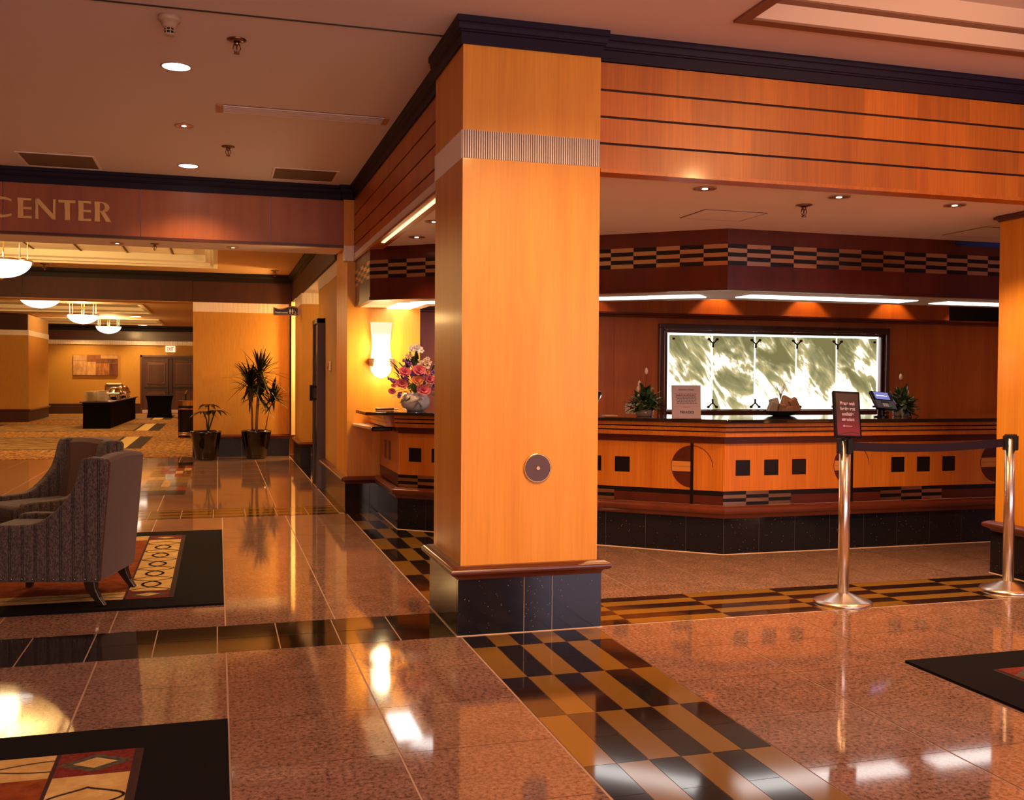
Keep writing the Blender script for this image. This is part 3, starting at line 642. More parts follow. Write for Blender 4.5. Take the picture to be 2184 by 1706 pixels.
for u0, u1 in ((0, 1.08), (1.08, 2.429), (2.429, LAB)): slab(q, u0, u1, .447, .785, -.06, -.014)
for u0, u1 in ((0, 1.05), (1.05, 1.302), (1.302, 2.352), (2.352, 2.60), (2.60, 3.65), (3.65, 5.56)): slab(q, u0, u1, .447, .785, -.06, -.014, False)
q.box(1.42, 1.47, 8.08, 9.08, .447, .785); q.build('front_panel', M_COUNTER, desk)
band('upper_recess', M_REDW, .785, .836, -.004)
q = MB(); prof = [(-.06, .836), (.045, .836), (.045, .866), (.04, .868), (.04, .874), (.055, .876), (.055, .898), (.05, .900), (.05, .906), (.066, .908), (.066, .932), (-.06, .932)]
q.sweep([tuple(p) for p in path[1:]], prof); q.sweep([(1.36, 9.08), (1.36, 8.1)], prof[:], endcap=True); q.build('stepped_fascia', M_COUNTER, desk)
q = MB(); 
for z_ in (.871, .903): q.sweep([tuple(p) for p in path[1:]], [(.03, z_-.004), (.056 if z_ > .9 else .046, z_-.004), (.056 if z_ > .9 else .046, z_+.004), (.03, z_+.004)])
q.build('groove_line', M_INLAY, desk)
# worktop
q = MB()
v1 = Vector((1.13, 8.30)); 
oa = .115
nA = nAB; pA = A+nAB*oa; pB = Vector((B.x-.371*oa, B.y-oa)); 
topo = [(1.135, 8.02), (1.30, pA.y+(pA.x-1.30)*.8539), (pB.x, pB.y), (8.97, B.y-oa), (8.97, 7.0), (3.66, 7.0), (1.80, 8.60), (1.135, 8.60)]
q.prism(topo, .932, .960); q.build('worktop', mat('black_worktop', (0.012, 0.007, 0.007), 0.07, coat=0.6), desk, bevel=.006)
# inlays: squares
def inlay(name, mats, pts_uz, off, diag, th=.0025, m=0):
    mb = MB(); P = [pt(u, off, diag) for u, z_ in pts_uz]
    n_ = nAB if diag else Vector((0, -1))
    mb.poly3([(p.x, p.y, z_) for p, (u, z_) in zip(P, pts_uz)], (n_.x*th, n_.y*th, 0)); return mb.build(name, mats, desk)
SQ = .114
for diag, ulist in ((True, [.098, .205+.102, .52, 1.404, 1.629, 1.850]), (False, [.098, .326, .553, 1.395, 1.622, 1.850, 2.70, 2.925, 3.15])):
    for u in ulist: inlay('square_inlay', M_INLAY, [(u, .556), (u+SQ, .556), (u+SQ, .668), (u, .668)], -.0145, diag)
# discs, bars and arcs
for diag, ub in ((True, 1.10), (True, 2.429), (False, 1.051), (False, 2.352), (False, 3.66)):
    r = .152; zc = .614
    pts = [(ub, zc+r)]+[(ub-r*sin(pi*k/24), zc+r*cos(pi*k/24)) for k in range(1, 24)]+[(ub, zc-r)]
    ds = inlay('half_disc_inlay', M_REDW, pts, -.0145, diag)
    a1 = r*.985
    mb = MB(); n_ = nAB if diag else Vector((0, -1))
    for z0, z1 in ((.578, .6125), (.6145, .650)):
        pz = [(ub, z0), (ub-sqrt(max(0, a1*a1-(z0-zc)**2)), z0), (ub-sqrt(max(0, a1*a1-(z1-zc)**2)), z1), (ub, z1)]
        P = [pt(u, -.0115, diag) for u, _ in pz]; mb.poly3([(p.x, p.y, zz) for p, (_, zz) in zip(P, pz)], (n_.x*.001, n_.y*.001, 0))
    mb.build('gold_stripe', mat('gold_veneer', (0.62, 0.24, 0.045), 0.35), ds)
    inlay('vertical_bar', M_INLAY, [(ub-.011, .345), (ub+.011, .345), (ub+.011, .785), (ub-.011, .785)], -.0120, diag, .003)
    pts = [(ub+r*sin(pi*k/32), zc+r*cos(pi*k/32)) for k in range(0, 17)]; ptsi = [(ub+(r-.004)*sin(pi*k/32), zc+(r-.004)*cos(pi*k/32)) for k in range(16, -1, -1)]
    inlay('arc_inlay', M_REDW, pts+ptsi, -.0145, diag)
# metal checker patches low on the front
M_CHK = mat('checker_metal', (0.72, 0.50, 0.30), 0.22, 1.0)
for diag, u0, n in ((True, 0, 3), (True, 1.302, 3), (False, 0, 3), (False, 1.302, 3), (False, 2.604, 3)):
    mb = MB(); n_ = nAB if diag else Vector((0, -1))
    for i in range(n):
        for k in range(4):
            ua = u0+i*.1815; ub2 = ua+.1815; z0 = .345+k*.0255; z1 = z0+.0255
            P = [pt(ua, -.0125, diag), pt(ub2, -.0125, diag)]
            mb.poly3([(P[0].x, P[0].y, z0), (P[1].x, P[1].y, z0), (P[1].x, P[1].y, z1), (P[0].x, P[0].y, z1)], (n_.x*.002, n_.y*.002, 0), (i+k) % 2)
    mb.build('checker_inlay', [M_CHK, M_INLAY], desk)
# side face inlays towards the hall (x = 1.42 plane)
M_GREYI = mat('grey_inlay', (0.08, 0.035, 0.03), 0.35)
for yy in (8.72, 8.50): mb = MB(); mb.box(1.4165, 1.4195, yy, yy+.09, .53, .69); mb.build('side_square_inlay', M_GREYI, desk)
# writing shelf on the pier
sh = thing('writing_shelf', (1.25, 8.95, .84), 'low pale wood shelf with black nosing below the desk end', 'shelf')
q = MB(); q.prism([(1.17, 9.1), (1.17, 8.95), (1.235, 8.33), (1.405, 8.33), (1.405, 9.1)], .800, .818); q.build('shelf_board', mat('pale_board', (.78, .48, .34), .35), sh)
q = MB(); q.prism([(1.225, 8.335), (1.235, 8.305), (1.40, 8.305), (1.404, 8.335)], .788, .824); q.build('nosing', M_BLACK, sh, bevel=.008)
q = MB(); q.box(1.385, 1.404, 8.45, 8.50, .80, .86); q.build('bracket', M_BLACKM, sh)

# ------------------------------------------------------------------ canopy above the desk
CB = 1.872
cA = Vector((1.195, 8.20)); cB = Vector((3.437, 6.335)); cD = Vector((9.0, 6.335)); cS = Vector((1.195, 9.10))
dC = (cB-cA).normalized(); nC = Vector((dC.y, -dC.x)); LC = (cB-cA).length
can = thing('desk_canopy', (3.44, 7.0, CB), 'dark cherry canopy hanging over the reception desk with a black and gold checker band', 'canopy')
q = MB(); q.sweep([tuple(cS), tuple(cA), tuple(cB), tuple(cD)], [(-.03, CB+.02), (0, CB+.02), (0, LOW), (-.03, LOW)]); q.build('fascia', M_CHERRY, can)
q = MB(); q.sweep([tuple(cS), tuple(cA), tuple(cB), tuple(cD)], [(-.04, CB-.004), (.006, CB-.004), (.006, CB+.022), (-.04, CB+.022)]); q.build('bottom_edge', M_REDW, can)
inA = Vector((1.80, 9.10)); 
q = MB()
# soffit between front edge and the back line (y 7.08 / parallel diagonal)
kB = Vector((3.76, 7.08)); kA = Vector((1.80, 8.72))
q.prism([(1.22, 9.10), (1.225, 8.21), (3.45, 6.362), (9.0, 6.362), (9.0, 7.08), (3.76, 7.08), (1.80, 8.72), (1.80, 9.10)], CB-.002, CB+.012); q.build('soffit', M_CANCEIL, can)
q = MB(); q.sweep([(9.0, 7.08), (3.76, 7.08), (1.80, 8.72)], [(0, CB-.004), (.02, CB-.004), (.02, LOW), (0, LOW)]); q.build('back_panel', M_CHERRY, can)
zr = [2.045+.0296*k for k in range(6)]
mb = MB()
nd = 17; wd_ = LC/nd
for i in range(nd):
    for k in range(5):
        ua, ub2 = i*wd_, (i+1)*wd_; a = cA+dC*ua+nC*.0005; b2 = cA+dC*ub2+nC*.0005
        mb.poly3([(a.x, a.y, zr[k]), (b2.x, b2.y, zr[k]), (b2.x, b2.y, zr[k+1]), (a.x, a.y, zr[k+1])], (nC.x*.002, nC.y*.002, 0), (i+k) % 2)
mb.build('checker_band', [M_CHK, M_INLAY], can)
mb = MB()
xs = [cB.x]+[3.587+.1872*k for k in range(0, 29)]
for i in range(len(xs)-1):
    for k in range(5): mb.box(xs[i], xs[i+1], cB.y-.0022, cB.y-.0002, zr[k], zr[k+1], 1 if (i+k) % 2 == 0 else 0)
mb.build('checker_band', [M_CHK, M_INLAY], can)
mb = MB()
for i in range(5):
    for k in range(5): mb.box(1.1925, 1.1948, 8.21+i*.176, 8.21+(i+1)*.176, zr[k], zr[k+1], (i+k) % 2)
mb.build('checker_band', [M_CHK, M_INLAY], can)
q = MB(); q.box(4.25+1.43, 9, cB.y-.003, cB.y-.0005, 2.262, 2.296); 
q = MB(); q.box(5.35, 6.0, cB.y-.004, cB.y-.0005, 2.262, 2.294); bt = q.build('blue_tape', mat('blue_masking_tape', (0.01, 0.05, 0.32), 0.6), can)
# light panels in the soffit
def lpanel(P, power):
    mb = MB(); mb.prism(P, CB-.008, CB-.003); o = mb.build('light_panel', M_LAMPW if power == 18.5 else M_LAMPW2, can)
    cx_ = sum(p[0] for p in P)/4; cy_ = sum(p[1] for p in P)/4
    e = Vector(P[1])-Vector(P[0]); e2 = Vector(P[2])-Vector(P[1])
    return o
lpanel([(3.80, 6.645), (5.27, 6.645), (5.27, 6.88), (3.80, 6.88)], 26)
lpanel([(5.57, 6.67), (7.1, 6.67), (7.1, 6.90), (5.57, 6.90)], 18)
def dq(u0, u1, o0, o1): return [tuple(cA+dC*u0-nC*o0), tuple(cA+dC*u1-nC*o0), tuple(cA+dC*u1-nC*o1), tuple(cA+dC*u0-nC*o1)]
lpanel(dq(1.30, 2.64, .33, .57), 20)
lpanel(dq(0.02+.20, 1.0, .28, .50), 16)
lpanel([(1.48, 8.42), (1.70, 8.42), (1.70, 9.09), (1.48, 9.09)], 18.5)

# ------------------------------------------------------------------ back wall of the desk
YB = 9.5
w = MB()
xs = [1.79, 2.35, 3.1, 3.875, 4.40]; 
for i in range(len(xs)-1): w.box(xs[i]+.001, xs[i+1]-.001, YB, YB+.08, 0, 1.86, 0)
xs = [7.10, 7.845, 8.5, 9.0, 10.5]
for i in range(len(xs)-1): w.box(xs[i]+.001, xs[i+1]-.001, YB, YB+.08, 0, 1.86, 0)
w.box(4.40, 7.10, YB, YB+.08, 0, .88, 0); w.box(4.40, 7.10, YB, YB+.08, 1.74, 1.86, 0); w.box(1.79, 7.95, YB, YB+.08, 1.86, LOW, 0); w.box(8.0, 10.5, YB+.3, YB+.38, 1.86, LOW, 1)  # black box at the right carries the shade of the recess
w.box(4.4, 7.1, YB+.12, YB+.16, .8, 1.8, 1)
struct('wall_desk_back', w, [M_BACKW, M_BLACKM])
w = MB(); w.box(9, 9.1, 4.9, 9.6, 0, LOW); struct('wall_desk_right', w, M_BACKW)
t = MB(); t.sweep([(1.80, YB), (9.0, YB)], [(0, 1.865), (.04, 1.865), (.055, 1.872), (.055, 1.885), (.10, 1.895), (.10, 1.912), (0, 1.912)]); struct('trim_16', t, M_CHERRY2)
# back-lit stone screen
scr = thing('onyx_screen', (5.74, YB, .86), 'glowing back-lit marbled stone screen in a dark frame behind the desk', 'wall panel')
q = MB()
q.sweep([(4.40, .875), (7.10, .875), (7.10, 1.775), (4.40, 1.775)], [(0, 0)]*0 or [(-.0, 0)], closed=True) if False else None
def frame_ring(mb, x0, x1, z0, z1, wd2, ya, yb, m=0):
    mb.box(x0, x1, ya, yb, z1-wd2, z1, m); mb.box(x0, x1, ya, yb, z0, z0+wd2, m); mb.box(x0, x0+wd2, ya, yb, z0+wd2, z1-wd2, m); mb.box(x1-wd2, x1, ya, yb, z0+wd2, z1-wd2, m)
frame_ring(q, 4.360, 7.135, .862, 1.808, .045, YB-.05, YB+.02); frame_ring(q, 4.400, 7.095, .880, 1.770, .03, YB-.075, YB+.02); frame_ring(q, 4.428, 7.055, .893, 1.742, .028, YB-.035, YB+.02)
q.build('frame', wood('frame_wood', (0.06, 0.014, 0.006), (0.10, 0.025, 0.011), .25, .5, 0.2), scr, bevel=.006)
def onyx(i):
    m = bpy.data.materials.new('onyx_glow_%d' % i); m.use_nodes = True; nt = m.node_tree; nt.nodes.clear()
    mp0 = mapping(nt, (1, 1, 1), rot=(0, R(38), 0)); mp = N(nt, 'ShaderNodeMapping'); mp.inputs['Scale'].default_value = (3.4, 1, 1.0); mp.inputs['Location'].default_value = (i*3.1, 0, i*1.7); nt.links.new(mp0.outputs[0], mp.inputs[0]); mpb = mapping(nt, (1.3, 1, 1.3), loc=(i*2.3, 0, i*1.1))
    n1 = noise(nt, mp, 1.1, 3, 0.5, 1.2); n2 = noise(nt, mpb, 1.6, 3, 0.5, 1.0); n3 = noise(nt, mp, 4.0, 4, 0.6, 1.5)
    def M2(op, a_, b_, c_=None):
        m_ = N(nt, 'ShaderNodeMath', operation=op)
        for k_, v_ in enumerate((a_, b_, c_)):
            if v_ is None: continue
            if isinstance(v_, (int, float)): m_.inputs[k_].default_value = v_
            else: nt.links.new(v_, m_.inputs[k_])
        return m_.outputs[0]
    rid = M2('SUBTRACT', 1.0, M2('MULTIPLY', M2('ABSOLUTE', M2('SUBTRACT', n1.outputs[0], .5), 0.0), 9.0)); rid = M2('MAXIMUM', rid, 0.0)
    tc = N(nt, 'ShaderNodeTexCoord'); sx = N(nt, 'ShaderNodeSeparateXYZ'); nt.links.new(tc.outputs['Object'], sx.inputs[0])
    mr = N(nt, 'ShaderNodeMapRange'); mr.inputs[1].default_value = .03; mr.inputs[2].default_value = .80; mr.inputs[3].default_value = .58; mr.inputs[4].default_value = -.06; nt.links.new(sx.outputs[2], mr.inputs[0])
    val = M2('ADD', mr.outputs[0], M2('MULTIPLY', M2('SUBTRACT', n2.outputs[0], .5), 1.5)); val = M2('ADD', val, M2('MULTIPLY', M2('SUBTRACT', n3.outputs[0], .5), .35))
    val = M2('ADD', val, M2('MULTIPLY', M2('MULTIPLY', rid, n3.outputs[0]), .70))
    r = ramp(nt, [(.02, (0.16, 0.14, 0.055)), (.25, (0.25, 0.23, 0.11)), (.40, (0.42, 0.34, 0.15)), (.52, (0.85, 0.80, 0.62)), (.66, (1.6, 1.5, 1.3))]); nt.links.new(val, r.inputs[0])
    e = N(nt, 'ShaderNodeEmission'); e.inputs[1].default_value = 0.80; nt.links.new(r.outputs[0], e.inputs[0]); o = N(nt, 'ShaderNodeOutputMaterial'); nt.links.new(e.outputs[0], o.inputs[0]); return m
PX = [4.478, 4.981, 5.484, 5.983, 6.485, 7.005]
for i in range(5):
    q = MB(); q.box(PX[i]+.014, PX[i+1]-.014, YB-.012, YB+.008, .912, 1.694); q.build('stone_pane', onyx(i), scr)
q = MB(); q.box(4.445, 7.05, YB+.012, YB+.018, .895, 1.74); q.build('light_box', emis('lightbox_glow', (1.0, 0.97, 0.88), 2.2), scr)
for x in PX[1:-1]:
    for zz, s_ in ((1.655, 1), (.945, -1)):
        q = MB(); q.tube([(x-.048, YB-.02, zz), (x, YB-.025, zz-s_*.045), (x+.048, YB-.02, zz)], .009, 6); q.tube([(x, YB-.025, zz-s_*.03), (x, YB-.02, zz-s_*.085)], .011, 6)
        for xx in (x-.048, x+.048): q.tube([(xx, YB-.012, zz), (xx, YB-.03, zz)], .014, 10)
        q.build('glass_clamp', M_BLACKM, scr)
for x in (PX[0]+.05, PX[-1]-.05):
    for zz in (1.655, .945): q = MB(); q.tube([(x, YB-.012, zz), (x, YB-.03, zz)], .012, 10); q.build('stand_off_bolt', M_BLACKM, scr)

# ------------------------------------------------------------------ sign CENTER
sg = thing('wall_sign', (-1.3, 9.15, 2.6), 'raised gold letters reading CENTER on the rosy wood header', 'sign')
def letter(polys, x0, x1, z0, z1):
    mb = MB(); Y = 9.150
    for p in polys: mb.poly3([(x0+(x1-x0)*u, Y, z0+(z1-z0)*v) for u, v in p], (0, -.016, 0))
    return mb
Ep = [[(0, 0), (.42, 0), (.40, .5), (.42, 1), (0, 1), (.03, .5)], [(.4, .89), (1, .87), (1, 1), (.4, 1)], [(.4, .45), (1, .44), (1, .565), (.4, .555)], [(.4, 0), (1, 0), (1, .13), (.4, .11)]]
Np = [[(0, 0), (.16, 0), (.145, .72), (.01, 1), (.02, .5)], [(.03, 1), (.19, 1), (.86, .28), (.99, 0), (.83, 0), (.13, .74)], [(.86, .28), (.87, 1), (1, 1), (.98, .5), (.99, 0)]]
Tp = [[(.36, 0), (.68, 0), (.66, .5), (.67, .88), (.35, .88), (.37, .5)], [(0, .86), (1, .86), (1, 1), (0, 1)]]
arcp = lambda cx_, cy_, rx, ry, a0, a1, n: [(cx_+rx*cos(R(a0+(a1-a0)*k/n)), cy_+ry*sin(R(a0+(a1-a0)*k/n))) for k in range(n+1)]
Rp = [[(0, 0), (.32, 0), (.31, .5), (.32, 1), (0, 1), (.02, .5)]]
oo = arcp(.42, .735, .46, .265, 90, -90, 12); ii = arcp(.42, .735, .18, .195, -90, 90, 12)
for k in range(12): Rp.append([oo[k], oo[k+1], ii[12-k-1], ii[12-k]])
Rp += [[(.3, .93), (.42, .93), (.42, 1), (.3, 1)], [(.3, .47), (.42, .47), (.42, .54), (.3, .54)], [(.34, .5), (.60, .52), (1, 0), (.68, 0)]]
Cp = []
oo = arcp(.60, .5, .60, .52, 50, 310, 20); ii = arcp(.70, .5, .44, .37, 50, 310, 20)
for k in range(20): Cp.append([oo[k], oo[k+1], ii[k+1], ii[k]])
for nm, P, x0, x1 in (('C', Cp, -1.86, -1.63), ('E', Ep, -1.589, -1.483), ('N', Np, -1.456, -1.298), ('T', Tp, -1.278, -1.146), ('E', Ep, -1.125, -1.023), ('R', Rp, -.998, -.864)):
    letter(P, x0, x1, 2.538, 2.706).build('letter_'+nm.lower(), M_GOLDL, sg, bevel=.0015)

# ------------------------------------------------------------------ ceiling fittings
def downlight(x, y, z, r, label, on=True, sub='lobby'):
    t = thing('ceiling_downlight', (x, y, z), label, 'ceiling light', group=None)
    q = MB(); q.lathe([(r, -.001), (r*1.12, -.001), (r*1.12, -.006), (r, -.006), (r*.96, -.002)], (x, y, z), 24, cap=False); q.build('trim_ring', mat('ring_%s' % ('on' if on else 'dim'), (0.6, 0.42, 0.33), 0.3, 0.6) if not bpy.data.materials.get('ring_on') else bpy.data.materials['ring_on'], t, smooth=True)
    q = MB(); q.lathe([(r*.97, -.0045), (r*.0+.0001, -.0045)], (x, y, z), 24, cap=False); q.build('lens', M_LAMP if on else M_DIM, t)
    if not on:
        q = MB(); q.lathe([(r*.30, -.0065), (.0001, -.0065)], (x, y, z), 12, cap=False); q.build('bulb', M_BULB, t)
    return t
M_BULB = emis('bulb_glow', (1.0, .85, .7), 2.2)
M_DIM = mat('reflector_dim', (0.72, 0.50, 0.34), 0.25, 0.8)
downlight(-.22, 5.895, CEIL, .076, 'brightest and nearest round ceiling light, below the smoke detector')
downlight(-.221, 7.27, CEIL, .056, 'dim round reflector light in the lobby ceiling, between the two bright ones', False)
downlight(-.23, 8.647, CEIL, .076, 'round bright ceiling light nearest the navy crown over the sign')
for x, y, l in ((2.588, 5.04, 'round recessed light in the low ceiling, nearest the central pillar'), (3.436, 5.028, 'round recessed light in the low ceiling, middle of the three over the queue'), (4.253, 5.05, 'round recessed light in the low ceiling, nearest the right pillar'), (1.441, 7.472, 'round recessed light in the low ceiling left of the central pillar, above the flowers'), (1.41, 6.69, 'small recessed light half hidden at the left edge of the central pillar')):
    downlight(x, y, LOW, .058, l, False)
downlight(-.852, 9.505, 2.409, .05, 'recessed light under the sign header, left one', False); downlight(.134, 9.466, 2.409, .05, 'recessed light under the sign header, right one', False)
downlight(-1.27, 13.36, CEIL2+.159, .11, 'oval bright light in the cream coffer beyond the header')
for (x, y), l in zip(((-2.07, 24.8), (-2.1, 28.5), (-2.09, 30.7), (-2.25, 33.3)), ('nearest', 'second nearest', 'third nearest', 'farthest')):
    downlight(x, y, CEIL2+(.138 if y < 25 or 30 < y < 32 else 0), .14, l+' round light in the hall ceiling over the buffet')
def sprinkler(x, y, z, label, s=1.0):
    t = thing('fire_sprinkler', (x, y, z), label, 'sprinkler')
    q = MB(); q.lathe([(.038*s, 0), (.040*s, -.003*s), (.018*s, -.010*s), (.014*s, -.010*s)], (x, y, z), 20, cap=False); q.build('escutcheon', M_BRASSD, t, smooth=True)
    q = MB(); q.lathe([(.010*s, -.008*s), (.012*s, -.022*s), (.006*s, -.026*s)], (x, y, z), 12); 
    for a in (0, pi): q.tube([(x+cos(a)*.011*s, y, z-.022*s), (x+cos(a)*.015*s, y, z-.038*s), (x+cos(a)*.005*s, y, z-.055*s)], .0025*s, 6)
    q.tube([(x, y, z-.026*s), (x, y, z-.055*s)], .003*s, 6); q.build('frame_arms', M_BRASSD, t, smooth=True)
    q = MB(); q.lathe([(.012*s, -.056*s), (.012*s, -.059*s)], (x, y, z), 14); q.build('deflector', M_BRASSD, t)
M_BRASSD = mat('aged_brass', (0.30, 0.17, 0.11), 0.3, 1.0)
sprinkler(.094, 5.335, CEIL, 'brass fire sprinkler in the lobby ceiling, nearer one', 1.25)
sprinkler(.076, 7.83, CEIL, 'brass fire sprinkler in the lobby ceiling, farther one near the vent grille', 1.25)
sprinkler(3.399, 5.33, LOW, 'brass fire sprinkler in the low ceiling over the queue', 1.25)
sprinkler(-.536, 9.45, 2.41, 'small fire sprinkler under the sign header', 1.0)
sprinkler(-2.32, 15.3, CEIL2, 'small fire sprinkler in the second room ceiling beside the big bowl lamp', 1.5)
sprinkler(.81, 15.17, CEIL2, 'small fire sprinkler in the second room ceiling near the corner', 1.5)
sprinkler(-1.40, 17.0, CEIL2, 'small fire sprinkler in the hall ceiling just beyond the dark beam', 1.5)
sd = thing('smoke_detector', (-.22, 5.09, CEIL), 'cream smoke detector hanging from the lobby ceiling', 'smoke detector')
M_CREAM = mat('cream_plastic', (0.55, 0.38, 0.26), 0.4)
q = MB(); q.lathe([(.052, 0), (.052, -.022), (.047, -.028), (.040, -.030), (.034, -.052), (.026, -.060)], (-.22, 5.09, CEIL), 24); q.build('body', M_CREAM, sd, smooth=True)
q = MB(); q.lathe([(.024, -.060), (.024, -.082)], (-.22, 5.09, CEIL), 20); q.build('sensor_core', M_BLACKM, sd)
q = MB()
for k in range(8): a = 2*pi*k/8+.2; q.tube([(-.22+.027*cos(a), 5.09+.027*sin(a), CEIL-.058), (-.22+.024*cos(a), 5.09+.024*sin(a), CEIL-.088)], .0028, 6)
q.lathe([(.028, -.070), (.029, -.072), (.028, -.074)], (-.22, 5.09, CEIL), 20, cap=False); q.lathe([(.026, -.084), (.022, -.092), (.004, -.094)], (-.22, 5.09, CEIL), 20); q.build('cage', M_CREAM, sd, smooth=False)
# linear slot diffuser
sl = thing('slot_diffuser', (.55, 6.7, CEIL), 'long slotted air diffuser strip in the lobby ceiling', 'vent')
q = MB(); q.box(-.002, 1.095, 6.628, 6.80, CEIL-.004, CEIL+.002); q.build('backing', mat('vent_dark', (0.20, 0.11, 0.08), .6), sl)
q = MB()
for k in range(5): q.box(.035, 1.06, 6.632+k*.038, 6.648+k*.038, CEIL-.010, CEIL-.003)
q.build('slat', M_CEILIN, sl)
q = MB(); q.box(-.004, .033, 6.626, 6.802, CEIL-.011, CEIL-.002); q.box(1.062, 1.097, 6.626, 6.802, CEIL-.011, CEIL-.002); q.build('end_cap', mat('tan_cap', (0.55, 0.28, 0.13), .5), sl)
M_GRILLE = wallpaper('egg_crate_grille', (0.15, 0.10, 0.075), (0.26, 0.18, 0.13), (120, 120, 1))
def grille(x0, x1, y0, y1, z, label):
    t = thing('air_grille', ((x0+x1)/2, (y0+y1)/2, z), label, 'vent')
    q = MB(); q.sweep(rect(x0, x1, y0, y1), [(0, z-.006), (-.018, z-.006), (-.018, z), (0, z)], closed=True); q.build('frame', M_CEILIN, t)
    q = MB(); q.box(x0+.018, x1-.018, y0+.018, y1-.018, z-.003, z+.001)
    q.build('grid', M_GRILLE, t)
grille(-1.50, -.93, 8.51, 9.05, CEIL, 'rectangular air grille in the lobby ceiling above the CENTER sign')
grille(.44, .98, 8.49, 8.98, CEIL, 'rectangular air grille in the lobby ceiling near the side beam')
def hatch(x0, x1, y0, y1, label):
    t = thing('access_panel', ((x0+x1)/2, (y0+y1)/2, LOW), label, 'access panel')
    q = MB(); q.sweep(rect(x0, x1, y0, y1), [(0, LOW-.003), (-.006, LOW-.003), (-.006, LOW), (0, LOW)], closed=True); q.build('edge_gap', mat('gap', (0.16, 0.08, 0.06), .7), t)
    q = MB(); q.box(x0+.01, x1-.01, y0+.01, y1-.01, LOW-.004, LOW-.001); q.build('panel', M_CEILIN, t)
hatch(2.91, 3.35, 5.665, 6.02, 'flush ceiling access panel in the low ceiling, nearer the central pillar'); hatch(5.05, 5.55, 5.69, 6.12, 'flush ceiling access panel in the low ceiling beside the right pillar')

# ------------------------------------------------------------------ pendant bowls
def bowl(x, y, z, r):
    t = thing('bowl_pendant', (x, y, z), None, 'pendant lamp')
    prof = [(r*sin(pi/2*k/10)+.0001, -r*.62*cos(pi/2*k/10)) for k in range(11)]
    q = MB(); q.lathe(prof, (x, y, z), 32, cap=False); q.build('glass_bowl', M_BOWL, t, smooth=True)
    q = MB(); q.lathe([(r*1.0, -.014), (r*1.04, -.014), (r*1.04, .006), (r*1.0, .006)], (x, y, z), 32, cap=False)
    for k in range(4):
        a = pi/4+k*pi/2; q.obox((x+cos(a)*r*1.1, y+sin(a)*r*1.1), (cos(a), sin(a)), None, r*.14, .03, z-.012, z+.008)
    q.build('brass_rim', M_BRASS, t)
    for k in range(4):
        a = pi/4+k*pi/2; q = MB(); q.tube([(x+cos(a)*r*1.05, y+sin(a)*r*1.05, z), (x+cos(a)*r*1.05, y+sin(a)*r*1.05, CEIL2+.15)], .006, 8); q.build('rod', M_BRASS, t)
    for dx in (-.025, .025): q = MB(); q.tube([(x+dx, y, z-.1), (x+dx, y, CEIL2+.15)], .009, 8); q.build('centre_rod', M_BRASS, t)
    q = MB(); q.lathe([(.03, -r*.62-.002), (.012, -r*.62-.02), (.001, -r*.62-.026)], (x, y, z), 12); q.build('finial', M_BRASS, t, smooth=True)
    point('bowl_lamp', (x, y, z+.06), 95 if y < 15 else 110, GOLD, .16)
    return t
for (x, y, r), l in zip(((-2.41, 12.84, .325), (-2.86, 18.39, .325), (-2.84, 23.8, .325), (-2.84, 29.2, .325)), ('largest white glass bowl lamp on brass rods at the left edge of the picture', 'white glass bowl lamp cut off above by the dark beam', 'white glass bowl lamp on brass rods, second from the right in the hall row', 'smallest and farthest white glass bowl lamp in the hall row')):
    o = bowl(x, y, 2.55 if y > 15 else 2.56, r); o['label'] = l

# ------------------------------------------------------------------ lettering helper
def text_mesh(name, body, width, height, mt, parent, world_m, thick=.0006, align='CENTER', bold=0.0):
    cu = bpy.data.curves.new(name, 'FONT'); cu.body = body; cu.size = 1; cu.extrude = 0; cu.offset = bold; cu.align_x = 'CENTER'
    tmp = bpy.data.objects.new('tmp', cu); C.objects.link(tmp); bpy.context.view_layer.update()
    me = bpy.data.meshes.new_from_object(tmp.evaluated_get(bpy.context.evaluated_depsgraph_get()))
    bpy.data.objects.remove(tmp)
    xs = [v.co.x for v in me.vertices]; ys = [v.co.y for v in me.vertices]
    sx = width/(max(xs)-min(xs)); sy = height/(max(ys)-min(ys)); cx_ = (max(xs)+min(xs))/2; cy_ = (max(ys)+min(ys))/2
    off = OFF.get(parent.name, Vector((0, 0, 0)))
    for v in me.vertices:
        p = Vector(((v.co.x-cx_)*sx, (v.co.y-cy_)*sy, thick)); v.co = (world_m @ p)-off
    me.materials.clear(); me.materials.append(mt)
    o = bpy.data.objects.new(name, me); C.objects.link(o); o.parent = parent; OFF[o.name] = off
    return o
def plane_m(c, rx=90, rz=0): return Matrix.Translation(Vector(c)) @ Matrix.Rotation(R(rz), 4, 'Z') @ Matrix.Rotation(R(rx), 4, 'X')

